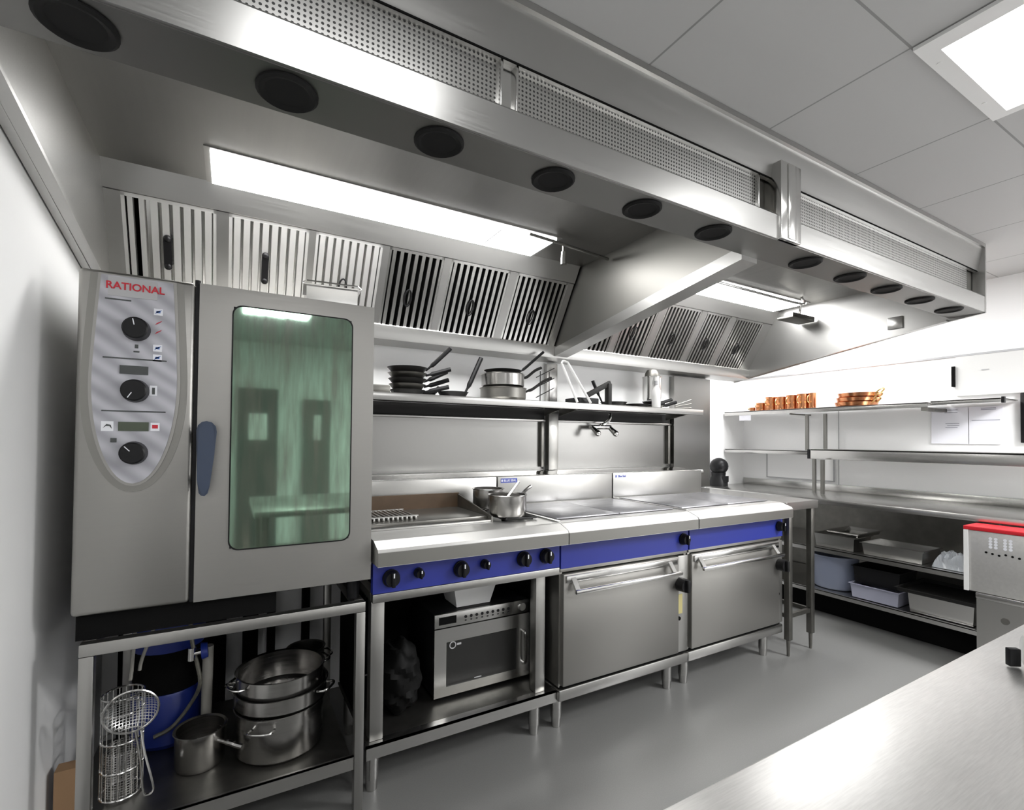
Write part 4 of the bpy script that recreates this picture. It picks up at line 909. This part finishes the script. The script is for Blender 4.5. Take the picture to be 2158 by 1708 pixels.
tray_thing('steel_container', 'deep steel food container at the bottom undershelf end', (4.08, 1.37, ZB), .28, .34, .135, m_steel, 'container')
bm = new(); tray(bm, .40, .42, .025); o = tagged('black_baking_tray', bm, m_blackm, 'black baking tray laid across the bottom steel container', 'tray', smooth=False); o.location = (4.07, 1.36, ZB + .138)

# ------------------------------------------------------------------ machine with red top in front of the counter
sb = thing('machine_stand', 'low steel cabinet in front of the counter under the red topped machine', 'cabinet', (3.7, .9, 0))
bm = new(); box(bm, 3.69, 3.885, .55, 1.115, .001, .455); part('cabinet_body', bm, m_steelv, sb)
bm = new(); box(bm, 3.685, 3.89, .54, 1.118, .456, .486, .003); part('cabinet_top', bm, m_steel, sb)
bm = new(); cyl(bm, (3.684, .995, .36), (3.69, .995, .36), .018, n=18); part('bolt', bm, m_sdark, sb)
mc = thing('slicing_machine', 'white slatted machine with a red top edge on a low steel cabinet', 'machine', (3.75, .95, .49))
bm = new(); box(bm, 3.70, 3.875, .62, 1.165, .4875, .835, .004); body = part('housing', bm, mat('speckled steel front', (.50, .495, .48), .4, .5, mottle=.12, mscale=60), mc)
bm = new(); box(bm, 3.693, 3.88, .612, 1.172, .836, .858, .003); part('red_top', bm, m_red, mc)
bm = new(); box(bm, 3.690, 3.6995, 1.150, 1.170, .4875, .835); part('edge_strip', bm, m_plast, mc)
bm = new()
for yc in (1.045, .985):
    for k in range(4):
        for s in (-1, 1): cyl(bm, (3.6975, yc + s * .011, .80 - k * .016), (3.6995, yc + s * .011, .80 - k * .016), .008, n=10)
part('vent_louvre', bm, m_whitei, body)
bm = new()
for k in range(8): cyl(bm, (3.6975, 1.075 - .027 * k, .72 - .004 * (k % 3)), (3.6995, 1.075 - .027 * k, .72 - .004 * (k % 3)), .006, n=8)
part('hole_row', bm, m_void, body)

# ------------------------------------------------------------------ prep table in the foreground
pt = thing('prep_table', 'scratched stainless steel prep table with plain top near the camera', 'table', (1.3, 0, 0))
bm = new(); box(bm, .12, 2.6, -.42, .415, .862, .90, .004); part('table_top', bm, m_table, pt)
for x in (.18, 2.54):
    for y in (-.36, .36):
        bm = new(); box(bm, x - .02, x + .02, y - .02, y + .02, .001, .861); part('leg', bm, m_steelv, pt)
bm = new(); box(bm, .16, 2.56, -.38, .38, .22, .23); part('undershelf', bm, m_steel, pt)
td = thing('tape_dispenser', 'white roll in a black dispenser on the prep table', 'dispenser', (1.35, .30, .902))
bm = new(); cyl(bm, (1.325, .33, .933), (1.345, .295, .933), .03, n=24); part('roll', bm, m_plast, td)
bm = new(); M = Matrix.Translation((1.318, .345, .902)) @ Matrix.Rotation(-.6, 4, 'Z'); box(bm, -.010, .010, -.006, .006, .0, .034, .002, M=M); part('holder', bm, m_black, td)

# ------------------------------------------------------------------ lamps
def area(name, loc, sx_, sy_, power, rot=(0, 0, 0), color=(1, 1, 1)):
    l = bpy.data.lights.new(name, 'AREA'); l.shape = 'RECTANGLE'; l.size = sx_; l.size_y = sy_; l.energy = power; l.color = color
    o = bpy.data.objects.new(name, l); COL.objects.link(o); o.location = loc; o.rotation_euler = rot
    return o
for i, (x, y, w) in enumerate(((.35, -1.3, 18), (2.3, -1.2, 26), (3.75, -.4, 130), (4.22, 2.25, 26), (3.9, -1.6, 40), (.3, .45, 7))):
    area('ceiling_lamp', (x, y, ZC - .02), .55, .55, w)  # unseen lamps added at ceiling height to brighten room and right wall

W = bpy.data.worlds.new('world'); SC.world = W; W.use_nodes = True
W.node_tree.nodes['Background'].inputs[0].default_value = (.8, .8, .8, 1); W.node_tree.nodes['Background'].inputs[1].default_value = .15
SC.view_settings.view_transform = 'Standard'; SC.view_settings.look = 'None'; SC.view_settings.exposure = 0.; SC.view_settings.gamma = 1.
SC.cycles.use_denoising = True; SC.cycles.max_bounces = 8; SC.cycles.diffuse_bounces = 4; SC.cycles.glossy_bounces = 5
for o in bpy.data.objects:
    if '_' in o: del o['_']
